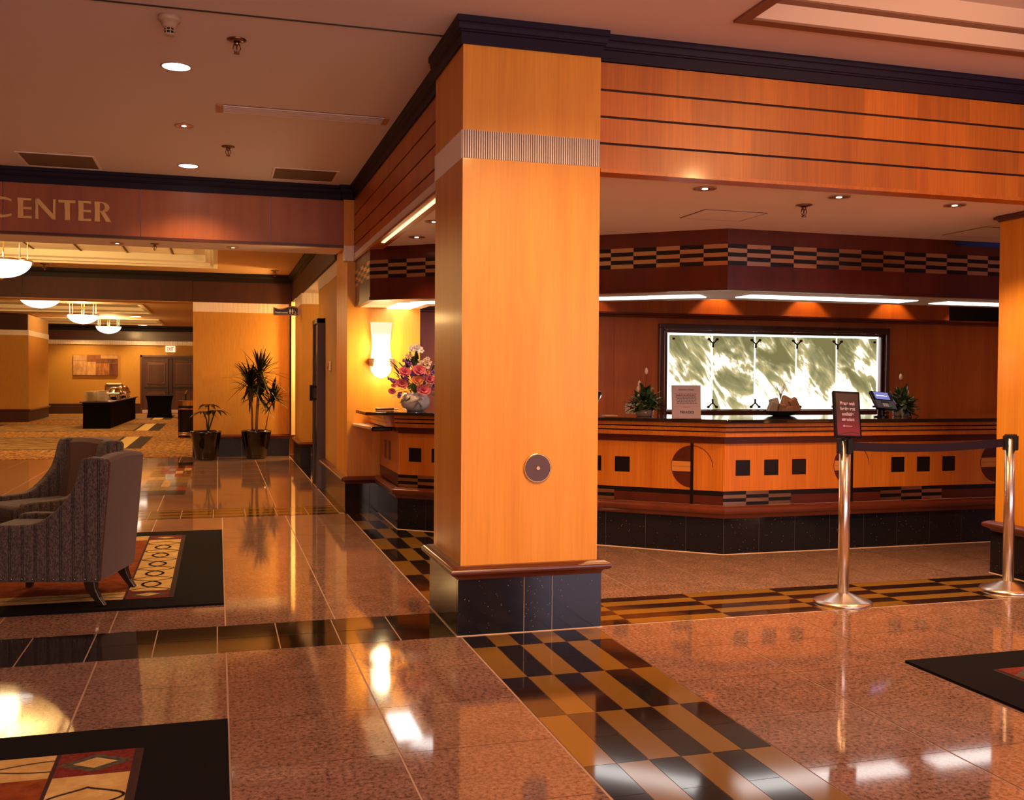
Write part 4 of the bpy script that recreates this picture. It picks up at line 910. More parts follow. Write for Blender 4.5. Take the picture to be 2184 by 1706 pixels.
# ------------------------------------------------------------------ wall lamp
sc = thing('wall_sconce', (1.424, 9.05, 1.45), 'tall glowing glass wall lamp with brass clamp on the pier', 'wall lamp')
q = MB()
prof = [(1.735, .100), (1.66, .094), (1.60, .086), (1.52, .080), (1.44, .090), (1.38, .094), (1.36, .094), (1.33, .096), (1.29, .088), (1.25, .060), (1.232, .02)]
for i in range(len(prof)-1):
    (za, wa), (zb_, wb) = prof[i], prof[i+1]
    n_ = 10
    for k in range(n_):
        def pp(w_, z_, k_): a = pi*k_/n_; return (1.424-w_*cos(a), 9.098-.035-.045*sin(a)*(w_/.1), z_)
        q.quad(pp(wa, za, k), pp(wa, za, k+1), pp(wb, zb_, k+1), pp(wb, zb_, k))
sh_ = q.build('glass_shade', M_SHADE, sc, smooth=True)
q = MB(); 
for s_ in (-1, 1):
    q = MB(); x0 = 1.424+s_*.078; x1 = 1.424+s_*.108; q.poly3([(x0, 9.02, 1.33), (x1, 9.02, 1.34), (x1+s_*.006, 9.02, 1.41), (x0-s_*.012, 9.02, 1.41)], (0, .08, 0)); q.build('side_clamp', M_BRASS, sc, bevel=.003)

for z_ in (1.352, 1.369, 1.387):
    q = MB(); q.tube([(1.424-.085, 9.02, z_), (1.424, 9.008, z_), (1.424+.085, 9.02, z_)], .0032, 6); q.build('cross_bar', M_BRASS, sc)
point('sconce_lamp', (1.424, 8.93, 1.50), 6, (1.0, .66, .30), .06)
point('sconce_lamp', (1.424, 8.93, 1.28), 3.5, (1.0, .66, .30), .06)

# ------------------------------------------------------------------ restroom sign
rs = thing('restroom_sign', (.85, 13.9, 2.08), 'small black restrooms sign with wavy top edge hanging near the corridor', 'sign')
X0, X1, Z0, Z1 = .721, 1.058, 2.059, 2.184
def wav(x0, x1, z0, z1, n=18):
    return [(x0, z0)]+[(x1, z0)]+[(x1-(x1-x0)*k/n, z1-.014-.020*sin(2*pi*(1-k/n)*0.98)) for k in range(n+1)]
q = MB(); q.poly3([(x, 13.90, z_) for x, z_ in wav(X0, X1, Z0, Z1)], (0, .02, 0)); q.build('border', mat('copper_border', (0.40, 0.16, 0.08), .35, .6), rs)
q = MB(); q.poly3([(x, 13.898, z_) for x, z_ in wav(X0+.016, X1-.014, Z0+.014, Z1-.014)], (0, .005, 0)); q.build('face', mat('sign_black', (0.008, 0.008, 0.014), .3), rs)
M_SIGNW = mat('sign_white', (.85, .78, .66), .5)
text_mesh('lettering', 'Restrooms', .164, .027, M_SIGNW, rs, plane_m((.830, 13.894, 2.100)), bold=.02)
for cx_, dress in ((.942, 1), (.976, 0)):
    q = MB(); q.lathe([(.0001, -.0055), (.004, -.004), (.0055, 0), (.004, .004), (.0001, .0055)], (cx_, 13.894, 2.1462), 8)
    q.poly3([(cx_-.010, 13.894, 2.1379), (cx_+.010, 13.894, 2.1379), (cx_+(.016 if dress else .011), 13.894, 2.1068), (cx_-(.016 if dress else .011), 13.894, 2.1068)], (0, .002, 0))
    q.poly3([(cx_-.008, 13.894, 2.1089), (cx_-.002, 13.894, 2.1089), (cx_-.002, 13.894, 2.0799), (cx_-.007, 13.894, 2.0799)], (0, .002, 0)); q.poly3([(cx_+.002, 13.894, 2.1089), (cx_+.008, 13.894, 2.1089), (cx_+.007, 13.894, 2.0799), (cx_+.002, 13.894, 2.0799)], (0, .002, 0)); q.build('figure_symbol', M_SIGNW, rs)
q = MB(); q.tube([(1.0020, 13.894, 2.1213), (1.0041, 13.894, 2.12764), (1.0186, 13.894, 2.0944), (1.0249, 13.894, 2.0819)], .003, 6); q.tube([(1.0103+.013*cos(a), 13.894, 2.0881+.011*sin(a)) for a in [R(120+20*k) for k in range(12)]], .0022, 6); q.lathe([(.0001, -.003), (.003, 0), (.0001, .003)], (1.0020, 13.894, 2.1276), 8); q.build('wheelchair_symbol', M_SIGNW, rs)
q = MB(); q.box(1.056, 1.097, 13.902, 13.918, 2.07, 2.16); q.build('bracket', M_BRASSD, rs)

# exit sign, painting in the hall
ex = thing('exit_sign', (-1.45, 33.86, 2.06), 'small lit white EXIT sign above the double doors', 'sign')
q = MB(); q.box(-1.60, -1.30, 33.80, 33.86, 1.965, 2.16); q.build('case', mat('exit_case', (.75, .6, .42), .5, emit=(1, .8, .5), es=.5), ex, bevel=.008)
text_mesh('lettering', 'EXIT', .20, .13, mat('exit_red', (.45, .06, .03), .5), ex, plane_m((-1.45, 33.795, 2.06)), bold=.01)
q = MB(); q.poly3([(-1.65, 33.79, 2.06), (-1.62, 33.79, 2.10), (-1.62, 33.79, 2.02)], (0, .02, 0)); q.poly3([(-1.25, 33.79, 2.06), (-1.28, 33.79, 2.10), (-1.28, 33.79, 2.02)], (0, .02, 0)); q.build('arrow', M_BRASSD, ex)
pa = thing('wall_painting', (-3.67, 33.88, 1.53), 'wide abstract brown and cream block painting on the far mustard wall', 'painting')
q = MB(); q.box(-4.33, -3.02, 33.83, 33.89, 1.21, 1.85); q.build('canvas', mat('canvas_brown', (.28, .10, .03), .6), pa)
def paintmat(nm, a, b2, sc_): return wallpaper(nm, a, b2, sc_)
PB = [(-4.32, -3.93, 1.22, 1.65, (.42, .19, .06), (.75, .46, .21)), (-4.32, -3.93, 1.66, 1.84, (.40, .18, .07), (.66, .38, .18)), (-3.92, -3.67, 1.66, 1.84, (.20, .06, .012), (.36, .12, .025)), (-3.92, -3.67, 1.22, 1.63, (.50, .24, .08), (.80, .46, .20)),
      (-3.66, -3.28, 1.22, 1.58, (.20, .06, .012), (.55, .22, .06)), (-3.27, -3.03, 1.22, 1.58, (.05, .012, .006), (.18, .04, .012)), (-3.66, -3.03, 1.60, 1.72, (.07, .015, .006), (.25, .08, .025)), (-3.52, -3.03, 1.74, 1.84, (.50, .26, .10), (.66, .36, .15))]
for i, (x0, x1, z0, z1, a, b2) in enumerate(PB):
    q = MB(); q.box(x0, x1, 33.826, 33.831, z0, z1); q.build('colour_block', paintmat('paint_%d' % i, a, b2, (7, 7, 2)), pa)

# ------------------------------------------------------------------ buffet table and what stands on it
bf = thing('buffet_table', (-2.6, 27.2, 0), 'long buffet table draped in black cloth in the far hall', 'table')
def drape(q, P, z1, flare, topo):
    n = len(P); lev = [(.009, 0.0), (.15, -.01), (.35, -.02), (.5, -.01), (z1-.03, flare*.6), (z1, flare)]
    c = Vector((sum(p[0] for p in P)/n, sum(p[1] for p in P)/n)); v = []
    for z_, o_ in lev:
        for p in P:
            d_ = (Vector(p)-c).normalized(); v.append((p[0]+d_.x*o_, p[1]+d_.y*o_*1.0, z_))
    f = []
    for i in range(len(lev)-1):
        for k in range(n): f.append((i*n+k, i*n+(k+1) % n, (i+1)*n+(k+1) % n, (i+1)*n+k))
    f.append(tuple((len(lev)-1)*n+k for k in range(n))); q.add(v, f)
ring_ = []
for (xa, ya), (xb, yb) in (((-2.93, 24.45), (-2.36, 24.45)), ((-2.36, 24.45), (-2.22, 30.0)), ((-2.22, 30.0), (-2.80, 30.0)), ((-2.80, 30.0), (-2.93, 24.45))):
    n_ = max(4, int(sqrt((xb-xa)**2+(yb-ya)**2)/.12))
    for k in range(n_):
        t_ = k/n_; nx, ny = (yb-ya), -(xb-xa); L_ = sqrt(nx*nx+ny*ny); w_ = .010*sin(k*1.9); ring_.append((xa+(xb-xa)*t_+nx/L_*w_, ya+(yb-ya)*t_+ny/L_*w_))
q = MB(); drape(q, ring_, .60, .055, None); q.build('table_cloth', mat('black_cloth', (.004, .003, .003), .85, spec=.1), bf, smooth=True)
q = MB(); q.prism([(-2.99, 24.38), (-2.31, 24.38), (-2.16, 30.06), (-2.86, 30.06)], .60, .622); q.build('table_top', mat('brown_top', (.06, .02, .012), .35), bf)
def plates(x, y, n, label):
    t = thing('plate_stack', (x, y, .622), label, 'plates')
    for k in range(n):
        q = MB(); z_ = .622+k*.0165; q.lathe([(.06, z_), (.075, z_+.003), (.128, z_+.013), (.128, z_+.016), (.07, z_+.007), (.0001, z_+.006)], (x, y, 0), 24, cap=False); q.build('plate', M_PLATE, t, smooth=True)
M_PLATE = mat('cream_plate', (.72, .56, .32), .35)
plates(-2.80, 24.68, 14, 'left tall stack of cream plates at the near end of the buffet'); plates(-2.53, 24.68, 15, 'right tall stack of cream plates at the near end of the buffet'); plates(-2.76, 25.1, 14, 'rear stack of cream plates behind the two near stacks')
def chafer(x, y, label, opened=False, s=1.0):
    t = thing('chafing_dish', (x, y, .622), label, 'chafing dish')
    q = MB(); q.box(x-.18*s, x+.18*s, y-.25, y+.25, .735, .80); q.build('pan', M_CHROME, t, bevel=.01)
    for sx_ in (-1, 1):
        for sy_ in (-1, 1): q = MB(); q.tube([(x+sx_*.17*s, y+sy_*.23, .632), (x+sx_*.15*s, y+sy_*.21, .66), (x+sx_*.18*s, y+sy_*.24, .735)], .012, 8); q.build('leg', M_CHROME, t)
    q = MB()
    if opened:
        q.tube([(x-.2*s, y+.24, .80), (x-.2*s, y+.26, .98), (x-.17*s, y+.27, 1.0), (x+.17*s, y+.27, 1.0), (x+.2*s, y+.26, .98), (x+.2*s, y+.24, .80)], .018, 8); q.box(x-.18*s, x+.18*s, y+.25, y+.27, .82, .985)
    else:
        pr_ = [(.0001, .14), (.10, .13), (.16, .08), (.18, 0)]; q.lathe(pr_, (x, y, .80), 20, cap=False, sx=s, sy=1.35)
    q.build('lid', M_CHROME, t, smooth=not opened)
    q = MB(); q.lathe([(.05, 0), (.05, .05), (.03, .06)], (x, y, .6235), 14); q.build('burner', M_BLACKM, t)
chafer(-2.42, 26.2, 'nearest round lidded steel chafing dish behind the plates', s=.8); chafer(-2.52, 26.9, 'steel chafing dish with a raised lid on the buffet', True); chafer(-2.40, 27.8, 'second lidded steel chafing dish, farther along the buffet', s=.8); chafer(-2.42, 28.7, 'farthest lidded steel chafing dish at the end of the buffet', s=.8)
# draped cocktail table by the doors
dt = thing('draped_table', (-1.62, 30.6, 0), 'small black draped table with curved sides in front of the double doors', 'table')
q = MB(); P = [(-1.96+.70*k/6, 30.4) for k in range(7)]+[(-1.26, 30.4+.5*k/4) for k in range(1, 5)]+[(-1.26-.70*k/6, 30.9) for k in range(1, 7)]+[(-1.96, 30.9-.5*k/4) for k in range(1, 4)]
n = len(P); c = Vector((-1.61, 30.65)); v = []
lev = [(.009, .97), (.15, .90), (.3, .88), (.45, .92), (.58, 1.0), (.64, 1.08)]
for z_, s_ in lev:
    for p in P: d_ = (Vector(p)-c)*s_; v.append((c.x+d_.x, c.y+d_.y, z_))
f = [(i*n+k, i*n+(k+1) % n, (i+1)*n+(k+1) % n, (i+1)*n+k) for i in range(len(lev)-1) for k in range(n)]; f.append(tuple((len(lev)-1)*n+k for k in range(n))); q.add(v, f); q.build('cloth', bpy.data.materials['black_cloth'], dt, smooth=False)
# litter bin
bn = thing('litter_bin', (-.60, 20.85, 0), 'round black litter bin with brass bands and top by the wall end', 'bin')
q = MB(); q.lathe([(.165, .009), (.165, .60)], (-.59, 20.85, 0), 28); q.build('body', M_BLACK, bn, smooth=False)
q = MB(); q.lathe([(.167, .635), (.167, .735), (.12, .74), (.12, .66)], (-.59, 20.85, 0), 28, cap=False); q.build('brass_top', M_BRASS, bn)
for z_ in (.05, .085, .56): q = MB(); q.lathe([(.168, z_), (.170, z_+.005), (.170, z_+.018), (.168, z_+.022)], (-.59, 20.85, 0), 28, cap=False); q.build('brass_band', M_BRASS, bn)
q = MB(); q.lathe([(.15, .60), (.15, .64)], (-.59, 20.85, 0), 24); q.build('neck', M_BLACKM, bn)
# dark handrail end just above the bin
ln = thing('folded_stand', (-.75, 30.0, 0), 'slim dark stand with a bright tip seen above the litter bin', 'stand')
q = MB(); q.tube([(-.88, 30.0, .012), (-.88, 30.0, .70)], .022, 8); q.lathe([(.14, .009), (.14, .018), (.02, .03)], (-.88, 30.0, 0), 20); q.build('post', M_BLACKM, ln); q = MB(); q.tube([(-.88, 30.0, .70), (-.84, 30.0, .80)], .02, 8); q.build('tip', M_CHROME, ln)

# ------------------------------------------------------------------ potted plants
M_POT = mat('glossy_black_pot', (.006, .004, .004), .12, coat=.3); M_SOIL = mat('soil', (.03, .015, .008), .9)
def pot(t, x, y, r=.215, h=.43):
    q = MB(); q.lathe([(r*.62, 0), (r*.68, .02), (r*.88, h*.5), (r*.99, h*.82), (r*1.02, h*.90), (r*1.04, h*.93), (r*1.04, h), (r*.95, h), (r*.93, h*.9)], (x, y, 0), 32, cap=False); q.build('pot', M_POT, t, smooth=True)
    q = MB(); q.lathe([(r*.93, h*.92), (.0001, h*.93)], (x, y, 0), 24, cap=False); q.build('soil', M_SOIL, t)
def blade(q, base, dirv, L, w, droop, m=0, n=6):
    d_ = Vector(dirv).normalized(); side = d_.cross(Vector((0, 0, 1)));
    if side.length < .05: side = Vector((1, 0, 0))
    side.normalize(); b = Vector(base); v = []; f = []
    for i in range(n+1):
        t_ = i/n; p = b+d_*L*t_+Vector((0, 0, -droop*L*t_*t_)); ww = w*(sin(pi*min(1, t_*.85+.15)))**.7*(1 if i < n else .05)
        v += [tuple(p-side*ww/2), tuple(p+Vector((0, 0, -ww*.12))), tuple(p+side*ww/2)]
    for i in range(n): a = i*3; f += [(a, a+1, a+4, a+3), (a+1, a+2, a+5, a+4)]
    q.add(v, f, m)
random.seed(11)
pt1 = thing('potted_palm', (.553, 15.42, 0), 'tall spiky potted dracaena in a glossy black pot against the mustard wall', 'plant')
pot(pt1, .553, 15.42, .21, .425)
for (x, y, x2, z2, r_, n_, L_) in ((.553, 15.42, .60, 1.26, .020, 80, .46), (.50, 15.44, .47, 1.12, .014, 80, .44), (.56, 15.38, .60, 1.00, .010, 60, .34), (.68, 15.40, .80, .92, .008, 56, .30)):
    q = MB(); q.tube([(x, y, .39), (x+(x2-x)*.3, y, .39+(z2-.39)*.4), (x2, y, z2)], [r_*1.1, r_, r_*.8], 8); q.build('stem', mat('pale_bark', (.30, .17, .09), .8), pt1, smooth=True)
    q = MB()
    for k in range(n_):
        a = k*2.399+random.uniform(-.2, .2); el = random.uniform(-.75, 1.25) if k % 3 else random.uniform(.6, 1.5)
        d_ = (cos(a)*cos(el), sin(a)*cos(el)*.75, sin(el)); blade(q, (x2, y, z2+random.uniform(-.10, .06)), d_, L_*random.uniform(.7, 1.1), .034, random.uniform(.05, .35))
    q.build('foliage', M_LEAFD, pt1, smooth=False)
pt2 = thing('potted_plant', (-.165, 15.35, 0), 'short drooping potted plant in a glossy black pot at the wall corner', 'plant')
pot(pt2, -.165, 15.35, .21, .425)
for (x2, z2) in ((-.13, .80), (-.03, .72), (-.20, .70)):
    q = MB(); q.tube([(-.14, 15.35, .39), (-.12+(x2+.12)*.5, 15.35, .6), (x2, 15.35, z2)], .010, 8); q.build('stem', M_LEAF, pt2, smooth=True)
    q = MB()
    for k in range(9):
        a = k*2.399+.3; d_ = (cos(a), sin(a)*.8, .35); blade(q, (x2, 15.35, z2), d_, random.uniform(.16, .24), .055, random.uniform(.5, .9))
    q.build('foliage', M_LEAFD, pt2)

# ------------------------------------------------------------------ rugs
def tex(name, a, b2, sc_=40, rough=.95):
    m, nt, b = new_mat(name); mp = mapping(nt, (1, 1, 1)); n1 = noise(nt, mp, sc_, 3, .7); n2 = noise(nt, mapping(nt, (2, 8, 1)), 3, 2)
    r = ramp(nt, [(.35, a), (.65, b2)]); nt.links.new(n1.outputs[0], r.inputs[0]); nt.links.new(r.outputs[0], b.inputs['Base Color']); b.inputs['Roughness'].default_value = rough; b.inputs['Specular IOR Level'].default_value = .15
    bp_ = N(nt, 'ShaderNodeBump'); bp_.inputs['Strength'].default_value = .3; bp_.inputs['Distance'].default_value = .003; n3 = noise(nt, mp, 350, 2); nt.links.new(n3.outputs[0], bp_.inputs['Height']); nt.links.new(bp_.outputs[0], b.inputs['Normal']); return m
M_RBLK = tex('rug_black', (.004, .003, .005), (.008, .006, .009), 200); M_RGOLD = tex('rug_gold', (.64, .40, .12), (.80, .56, .22), 14); M_RRED = tex('rug_rust', (.22, .045, .014), (.36, .09, .022), 16)
M_RDRED = tex('rug_dark_red', (.15, .020, .016), (.26, .045, .03), 60); M_RLINE = mat('rug_line', (.045, .012, .010), .95); M_RGRN = tex('rug_green', (.06, .06, .04), (.14, .13, .09), 60)
def rug(x0, x1, y0, y1, label, mirror=False):
    t = MB(); Z = .011; t.box(x0, x1, y0, y1, 0, Z, 0)
    # inner field
    def q4(a, b2, c, d_, m, dz): t.quad((a, c, Z+dz), (b2, c, Z+dz), (b2, d_, Z+dz), (a, d_, Z+dz), m)
    ix0, ix1, iy0, iy1 = x0+.268, x1-.268, y0+.222, y1-.222
    q4(ix0, ix1, iy0, iy1, 4, .0004)
    bw = .252
    q4(ix0+.028, ix1-.028, iy0+.0, iy1-.0, 2, .0008)
    for a, b2 in ((ix0+.028, ix0+bw), (ix1-bw, ix1-.028)):
        q4(a, b2, iy0, iy1, 1, .0012)
        for c, d_ in ((iy0, iy0+.2), (iy1-.2, iy1)):
            q4(a, b2, c, d_, 3, .0016); mx, my = (a+b2)/2, (c+d_)/2
            for (rx, ry, m, dz) in ((.115, .075, 5, .002), (.066, .045, 1, .0024)):
                t.add([(mx-rx, my, Z+dz), (mx, my-ry, Z+dz), (mx+rx, my, Z+dz), (mx, my+ry, Z+dz)], [(0, 1, 2, 3)], m)
        for q_ in (a-.012, b2): q4(q_, q_+.012, iy0, iy1, 4, .002)
    xa, xb = ix0+bw+.014, ix1-bw-.014
    for c, d_ in ((iy0, iy0+.195), (iy1-.195, iy1)): q4(xa, xb, c, d_, 1, .0012)
    def ribbon(P, w, m=4, dz=.0028):
        for i in range(len(P)-1):
            a, b2 = Vector(P[i]), Vector(P[i+1]); d_ = (b2-a).normalized(); nn = Vector((-d_.y, d_.x))*w/2; e = d_*w*.2
            t.add([(a.x-nn.x-e.x, a.y-nn.y-e.y, Z+dz), (b2.x-nn.x+e.x, b2.y-nn.y+e.y, Z+dz), (b2.x+nn.x+e.x, b2.y+nn.y+e.y, Z+dz), (a.x+nn.x-e.x, a.y+nn.y-e.y, Z+dz)], [(0, 1, 2, 3)], m)
    yc = [iy0+.20+ (iy1-iy0-.40)*(k+.5)/5.6+.02 for k in range(5)]; pitch = yc[1]-yc[0]
    ys = yc[0]-pitch*.5
    for xc in (ix0+bw/2+.014, ix1-bw/2-.014):
        hh = pitch*.26
        for y_ in yc:
            for s_ in (-1, 1):
                ribbon([(xc+s_*.050*sin(pi*k/16)**.75, y_-hh+2*hh*k/16) for k in range(17)], .016, 4, .0032)
        for y_ in [yc[0]-pitch/2]+[v+pitch/2 for v in yc]:
            h2 = pitch*.24
            for s_ in (-1, 1):
                ribbon([(xc+s_*.108*sin(pi*k/16)**1.3, y_-h2+2*h2*k/16) for k in range(17)], .009)
    for yc_ in (iy0+.098, iy1-.098):
        n_ = int((xb-xa)/.03)
        for s_ in (-1, 1): ribbon([(xa+(xb-xa)*k/n_, yc_+s_*.045*cos(pi*(xa+(xb-xa)*k/n_-xb)/.38)) for k in range(n_+1)], .006)
    return tag(t.build('area_rug', [M_RBLK, M_RGOLD, M_RRED, M_RDRED, M_RLINE, M_RGRN]), label, 'rug')
rug(-2.9, .032, 5.632, 8.325, 'black bordered rug with gold ring pattern under the armchairs'); rug(-2.9, .034, 1.03, 3.725, 'black bordered patterned rug at the bottom left corner, nearest the viewer'); rug(2.908, 5.9, 1.03, 3.717, 'black bordered rug cut off at the lower right edge')

# ------------------------------------------------------------------ armchairs
M_FST = fabric('striped_upholstery', (.036, .025, .020), (.175, .130, .105), True, 230); M_FBR = fabric('brown_upholstery', (.072, .022, .012), (.125, .044, .024), False, 330)
M_LEGW = mat('dark_leg_wood', (.022, .009, .007), .35, coat=.2)
def armchair(loc, ang, label):
    t = thing('armchair', (loc[0], loc[1], .0148), label, 'armchair', R(ang))
    W = .56; hw = W/2; TH = .075; z0 = .130
    prof = [(-.004, z0), (-.050, .655), (-.056, .77), (-.03, .788), (.04, .795), (.080, .787), (.098, .752), (.110, .70), (.122, .655), (.145, .60), (.170, .567), (.205, .528), (.240, .497), (.275, .470), (.315, .448), (.36, .437), (.44, .433), (.56, .434), (.620, .428), (.632, .40), (.625, z0)]
    for s_ in (-1, 1):
        q = MB(); ya = s_*hw; q.poly3([(u, ya, z_) for u, z_ in prof], (0, -s_*TH, 0)); q.build('side_panel', M_FST, t, local=True, bevel=.013, seg=3)
    # back with outer brown face and rounded top
    q = MB(); n_ = 8; v = []; 
    for k in range(n_+1):
        y_ = -hw+.008+(W-.016)*k/n_; zt = .785+.018*sin(pi*k/n_)
        v += [(-.010, y_, z0+.004), (-.064, y_, zt-.02), (-.050, y_, zt), (.02, y_, zt-.004), (.050, y_, zt-.03), (.145, y_, .33), (.145, y_, z0+.004)]
    f = []
    for k in range(n_):
        for j in range(7): j2 = (j+1) % 7; f.append((k*7+j, k*7+j2, (k+1)*7+j2, (k+1)*7+j))
    f += [tuple(range(7)), tuple(n_*7+j for j in range(6, -1, -1))]; q.add(v, f); q.build('backrest', M_FBR, t, local=True, bevel=.006)
    q = MB(); q.box(.10, .615, -hw+TH, hw-TH, z0+.01, .30); q.build('seat_frame', M_FST, t, local=True, bevel=.01)
    q = MB(); q.box(.12, .655, -hw+TH+.004, hw-TH-.004, .30, .405); q.build('seat_cushion', M_FST, t, local=True, bevel=.035, smooth=True, seg=4)
    for u, s_, fr in ((.05, -1, 0), (.05, 1, 0), (.575, -1, 1), (.575, 1, 1)):
        q = MB(); y_ = s_*(hw-.040); L = [(u-.010 if fr else u+.004, z0+.015, .030), (u-.008 if fr else u-.006, .09, .026), (u if fr else u-.030, .045, .020), (u+.006 if fr else u-.062, 0, .017)]
        v = []
        for uu, z_, h in L: v += [(uu-h, y_-h, z_), (uu+h, y_-h, z_), (uu+h, y_+h, z_), (uu-h, y_+h, z_)]
        f = [(i*4+a, i*4+(a+1) % 4, (i+1)*4+(a+1) % 4, (i+1)*4+a) for i in range(3) for a in range(4)]+[(3, 2, 1, 0), (12, 13, 14, 15)]; q.add(v, f); q.build('leg', M_LEGW, t, local=True, bevel=.004)
    nail = None
    for s_ in (-1, 1):
        for k in range(12):
            u = .012+k*.0545; 
            if nail is None:
                q = MB(); q.ball((0, 0, 0), .0065, 0, 10, 6); nail = q.build('nail_head', M_NAIL, t, local=True, smooth=True); nail.location = (u, s_*(hw+.002), z0+.018)
            else:
                c = nail.copy(); C.objects.link(c); c.parent = t; c.location = (u, s_*(hw+.002), z0+.018)
    return t
M_NAIL = mat('dark_nail', (.35, .26, .24), .3, 1.0)
armchair((-.542, 5.955), 166, 'grey striped armchair seen from behind, nearest the viewer on the rug')
armchair((-.82, 7.36), 218, 'brown striped armchair farther away, its inside back facing the viewer')
st = thing('side_table', (-1.63, 6.95, .0), 'small dark wood side table barely entering at the left edge', 'table')
q = MB(); q.lathe([(.26, .47), (.275, .478), (.275, .490), (.26, .50)], (-1.63, 6.95, 0), 36); q.build('table_top', M_CHERRY2, st, smooth=False)
q = MB(); q.lathe([(.03, .035), (.022, .1), (.03, .25), (.02, .4), (.04, .47)], (-1.63, 6.95, 0), 16); q.build('pedestal', M_LEGW, st, smooth=True)
for k in range(3): a = 2*pi*k/3; q = MB(); q.tube([(-1.63, 6.95, .09), (-1.63+.1*cos(a), 6.95+.1*sin(a), .06), (-1.63+.2*cos(a), 6.95+.2*sin(a), .028)], .012, 8); q.build('foot', M_LEGW, st)

# ------------------------------------------------------------------ stanchions and belt
def stanchion(x, y, label):
    t = thing('stanchion', (x, y, 0), label, 'stanchion')
    q = MB(); q.lathe([(.158, 0), (.160, .004), (.156, .012), (.13, .020), (.08, .040), (.045, .054), (.036, .058)], (x, y, 0), 48); q.build('base', M_STEEL, t, smooth=True)
    q = MB(); q.lathe([(.031, .05), (.031, .905)], (x, y, 0), 32); q.build('post', M_STEEL, t, smooth=True)
    q = MB(); q.lathe([(.0325, .908), (.034, .915), (.034, .925), (.030, .928)], (x, y, 0), 32); q.build('top_cap', M_BLACKM, t)
    q = MB()
    for dx, dy in ((-1, 0), (1, 0), (0, -1), (0, 1)): q.box(x+dx*.036-.012, x+dx*.036+.012, y+dy*.036-.012, y+dy*.036+.012, .835, .918)
    q.build('belt_head', M_BLACKM, t, bevel=.002)
    return t
s1 = stanchion(3.352, 4.816, 'steel stanchion post carrying the please wait sign'); s2 = stanchion(4.513, 4.854, 'plain steel stanchion post at the right edge')
q = MB(); n_ = 24; v = []; f = []
for k in range(n_+1):
    t_ = k/n_; x = 3.40+(4.47-3.40)*t_; y = 4.818+.036*t_; dz = -.018*(1-(2*t_-1)**2)+.006*t_; v += [(x, y-.001, .843+dz+.006), (x, y-.001, .895+dz+.002), (x, y+.001, .895+dz+.002), (x, y+.001, .843+dz+.006)]
for k in range(n_):
    for j in range(4): f.append((k*4+j, k*4+(j+1) % 4, (k+1)*4+(j+1) % 4, (k+1)*4+j))
f += [(0, 1, 2, 3), (n_*4+3, n_*4+2, n_*4+1, n_*4)]; q.add(v, f)
bl = q.build('barrier_belt', mat('purple_belt', (.022, .004, .012), .7)); tag(bl, 'dark purple barrier belt stretched between the two stanchions', 'belt')
# sign on the stanchion, tilted back
ws = thing('waiting_sign', (3.36, 4.81, .93), 'black framed red sign asking to wait for the next attendant', 'sign')
SW = Matrix.Translation((3.352, 4.80, 1.052)) @ Matrix.Rotation(R(-8), 4, 'Z') @ Matrix.Rotation(R(2.0), 4, 'Y') @ Matrix.Rotation(R(-12), 4, 'X')
def sbox(q, x0, x1, y0, y1, z0, z1, m=0, W=SW):
    n0 = len(q.v); q.box(x0, x1, y0, y1, z0, z1, m)
    for i in range(n0, len(q.v)): q.v[i] = tuple(W @ Vector(q.v[i]))
q = MB(); sbox(q, -.080, .080, -.004, .018, -.132, .132); q.build('frame', M_BLACK, ws, bevel=.008)
def grad(name):
    m, nt, b = new_mat(name); tc = N(nt, 'ShaderNodeTexCoord'); sx = N(nt, 'ShaderNodeSeparateXYZ'); nt.links.new(tc.outputs['Object'], sx.inputs[0]); mr = N(nt, 'ShaderNodeMapRange'); mr.inputs[1].default_value = 0.02; mr.inputs[2].default_value = .2; nt.links.new(sx.outputs[2], mr.inputs[0])
    r = ramp(nt, [(0, (.30, .012, .018)), (.35, (.16, .012, .016)), (.75, (.05, .012, .008)), (1, (.06, .022, .008))]); nt.links.new(mr.outputs[0], r.inputs[0]); nt.links.new(r.outputs[0], b.inputs['Base Color']); b.inputs['Roughness'].default_value = .3; return m
q = MB(); sbox(q, -.066, .066, -.0065, -.003, -.118, .118); q.build('printed_sheet', grad('sign_print'), ws)
M_TXT = mat('sign_text', (.75, .50, .55), .5, emit=(1, .7, .75), es=.0)
TW = SW @ Matrix.Rotation(R(90), 4, 'X')
for i, (tx_, w_) in enumerate((('Please wait', .088), ('for the next', .088), ('available', .070), ('attendant', .074))):
    text_mesh('lettering', tx_, w_, .020, M_TXT, ws, TW @ Matrix.Translation((0, .062-i*.030, .0072)), bold=.03)
q = MB(); 
for a, b2, r_ in ((-.030, 0, .0055),): q.lathe([(.0001, 0), (r_, 0)], (0, 0, 0), 14, cap=False)
q.v = [tuple(TW @ (Vector((x-.026, y-.066, .0076)))) for x, y, z_ in q.v]
n0 = len(q.v); q.box(-.019, .022, -.068, -.064, .0070, .0076)
for i in range(n0, len(q.v)): q.v[i] = tuple(TW @ Vector(q.v[i]))
q.build('logo', M_TXT, ws)
q = MB(); q.v = []; P = [(-.066, -.112), (-.03, -.106), (.01, -.098), (.04, -.100), (.066, -.106), (.066, -.110), (.04, -.104), (.01, -.102), (-.03, -.110), (-.066, -.116)]
q.poly3([(x, -.0068, z_) for x, z_ in P], (0, -.0008, 0)); q.v = [tuple(SW @ Vector(p)) for p in q.v]; q.build('wave_line', mat('wave_dark', (.05, .008, .01), .4), ws)
q = MB(); q.tube([(3.352, 4.816, .926), (3.354, 4.812, .945)], .014, 10); q.build('bracket', M_CHROME, ws)

# ------------------------------------------------------------------ things on the desk
TZ = .960
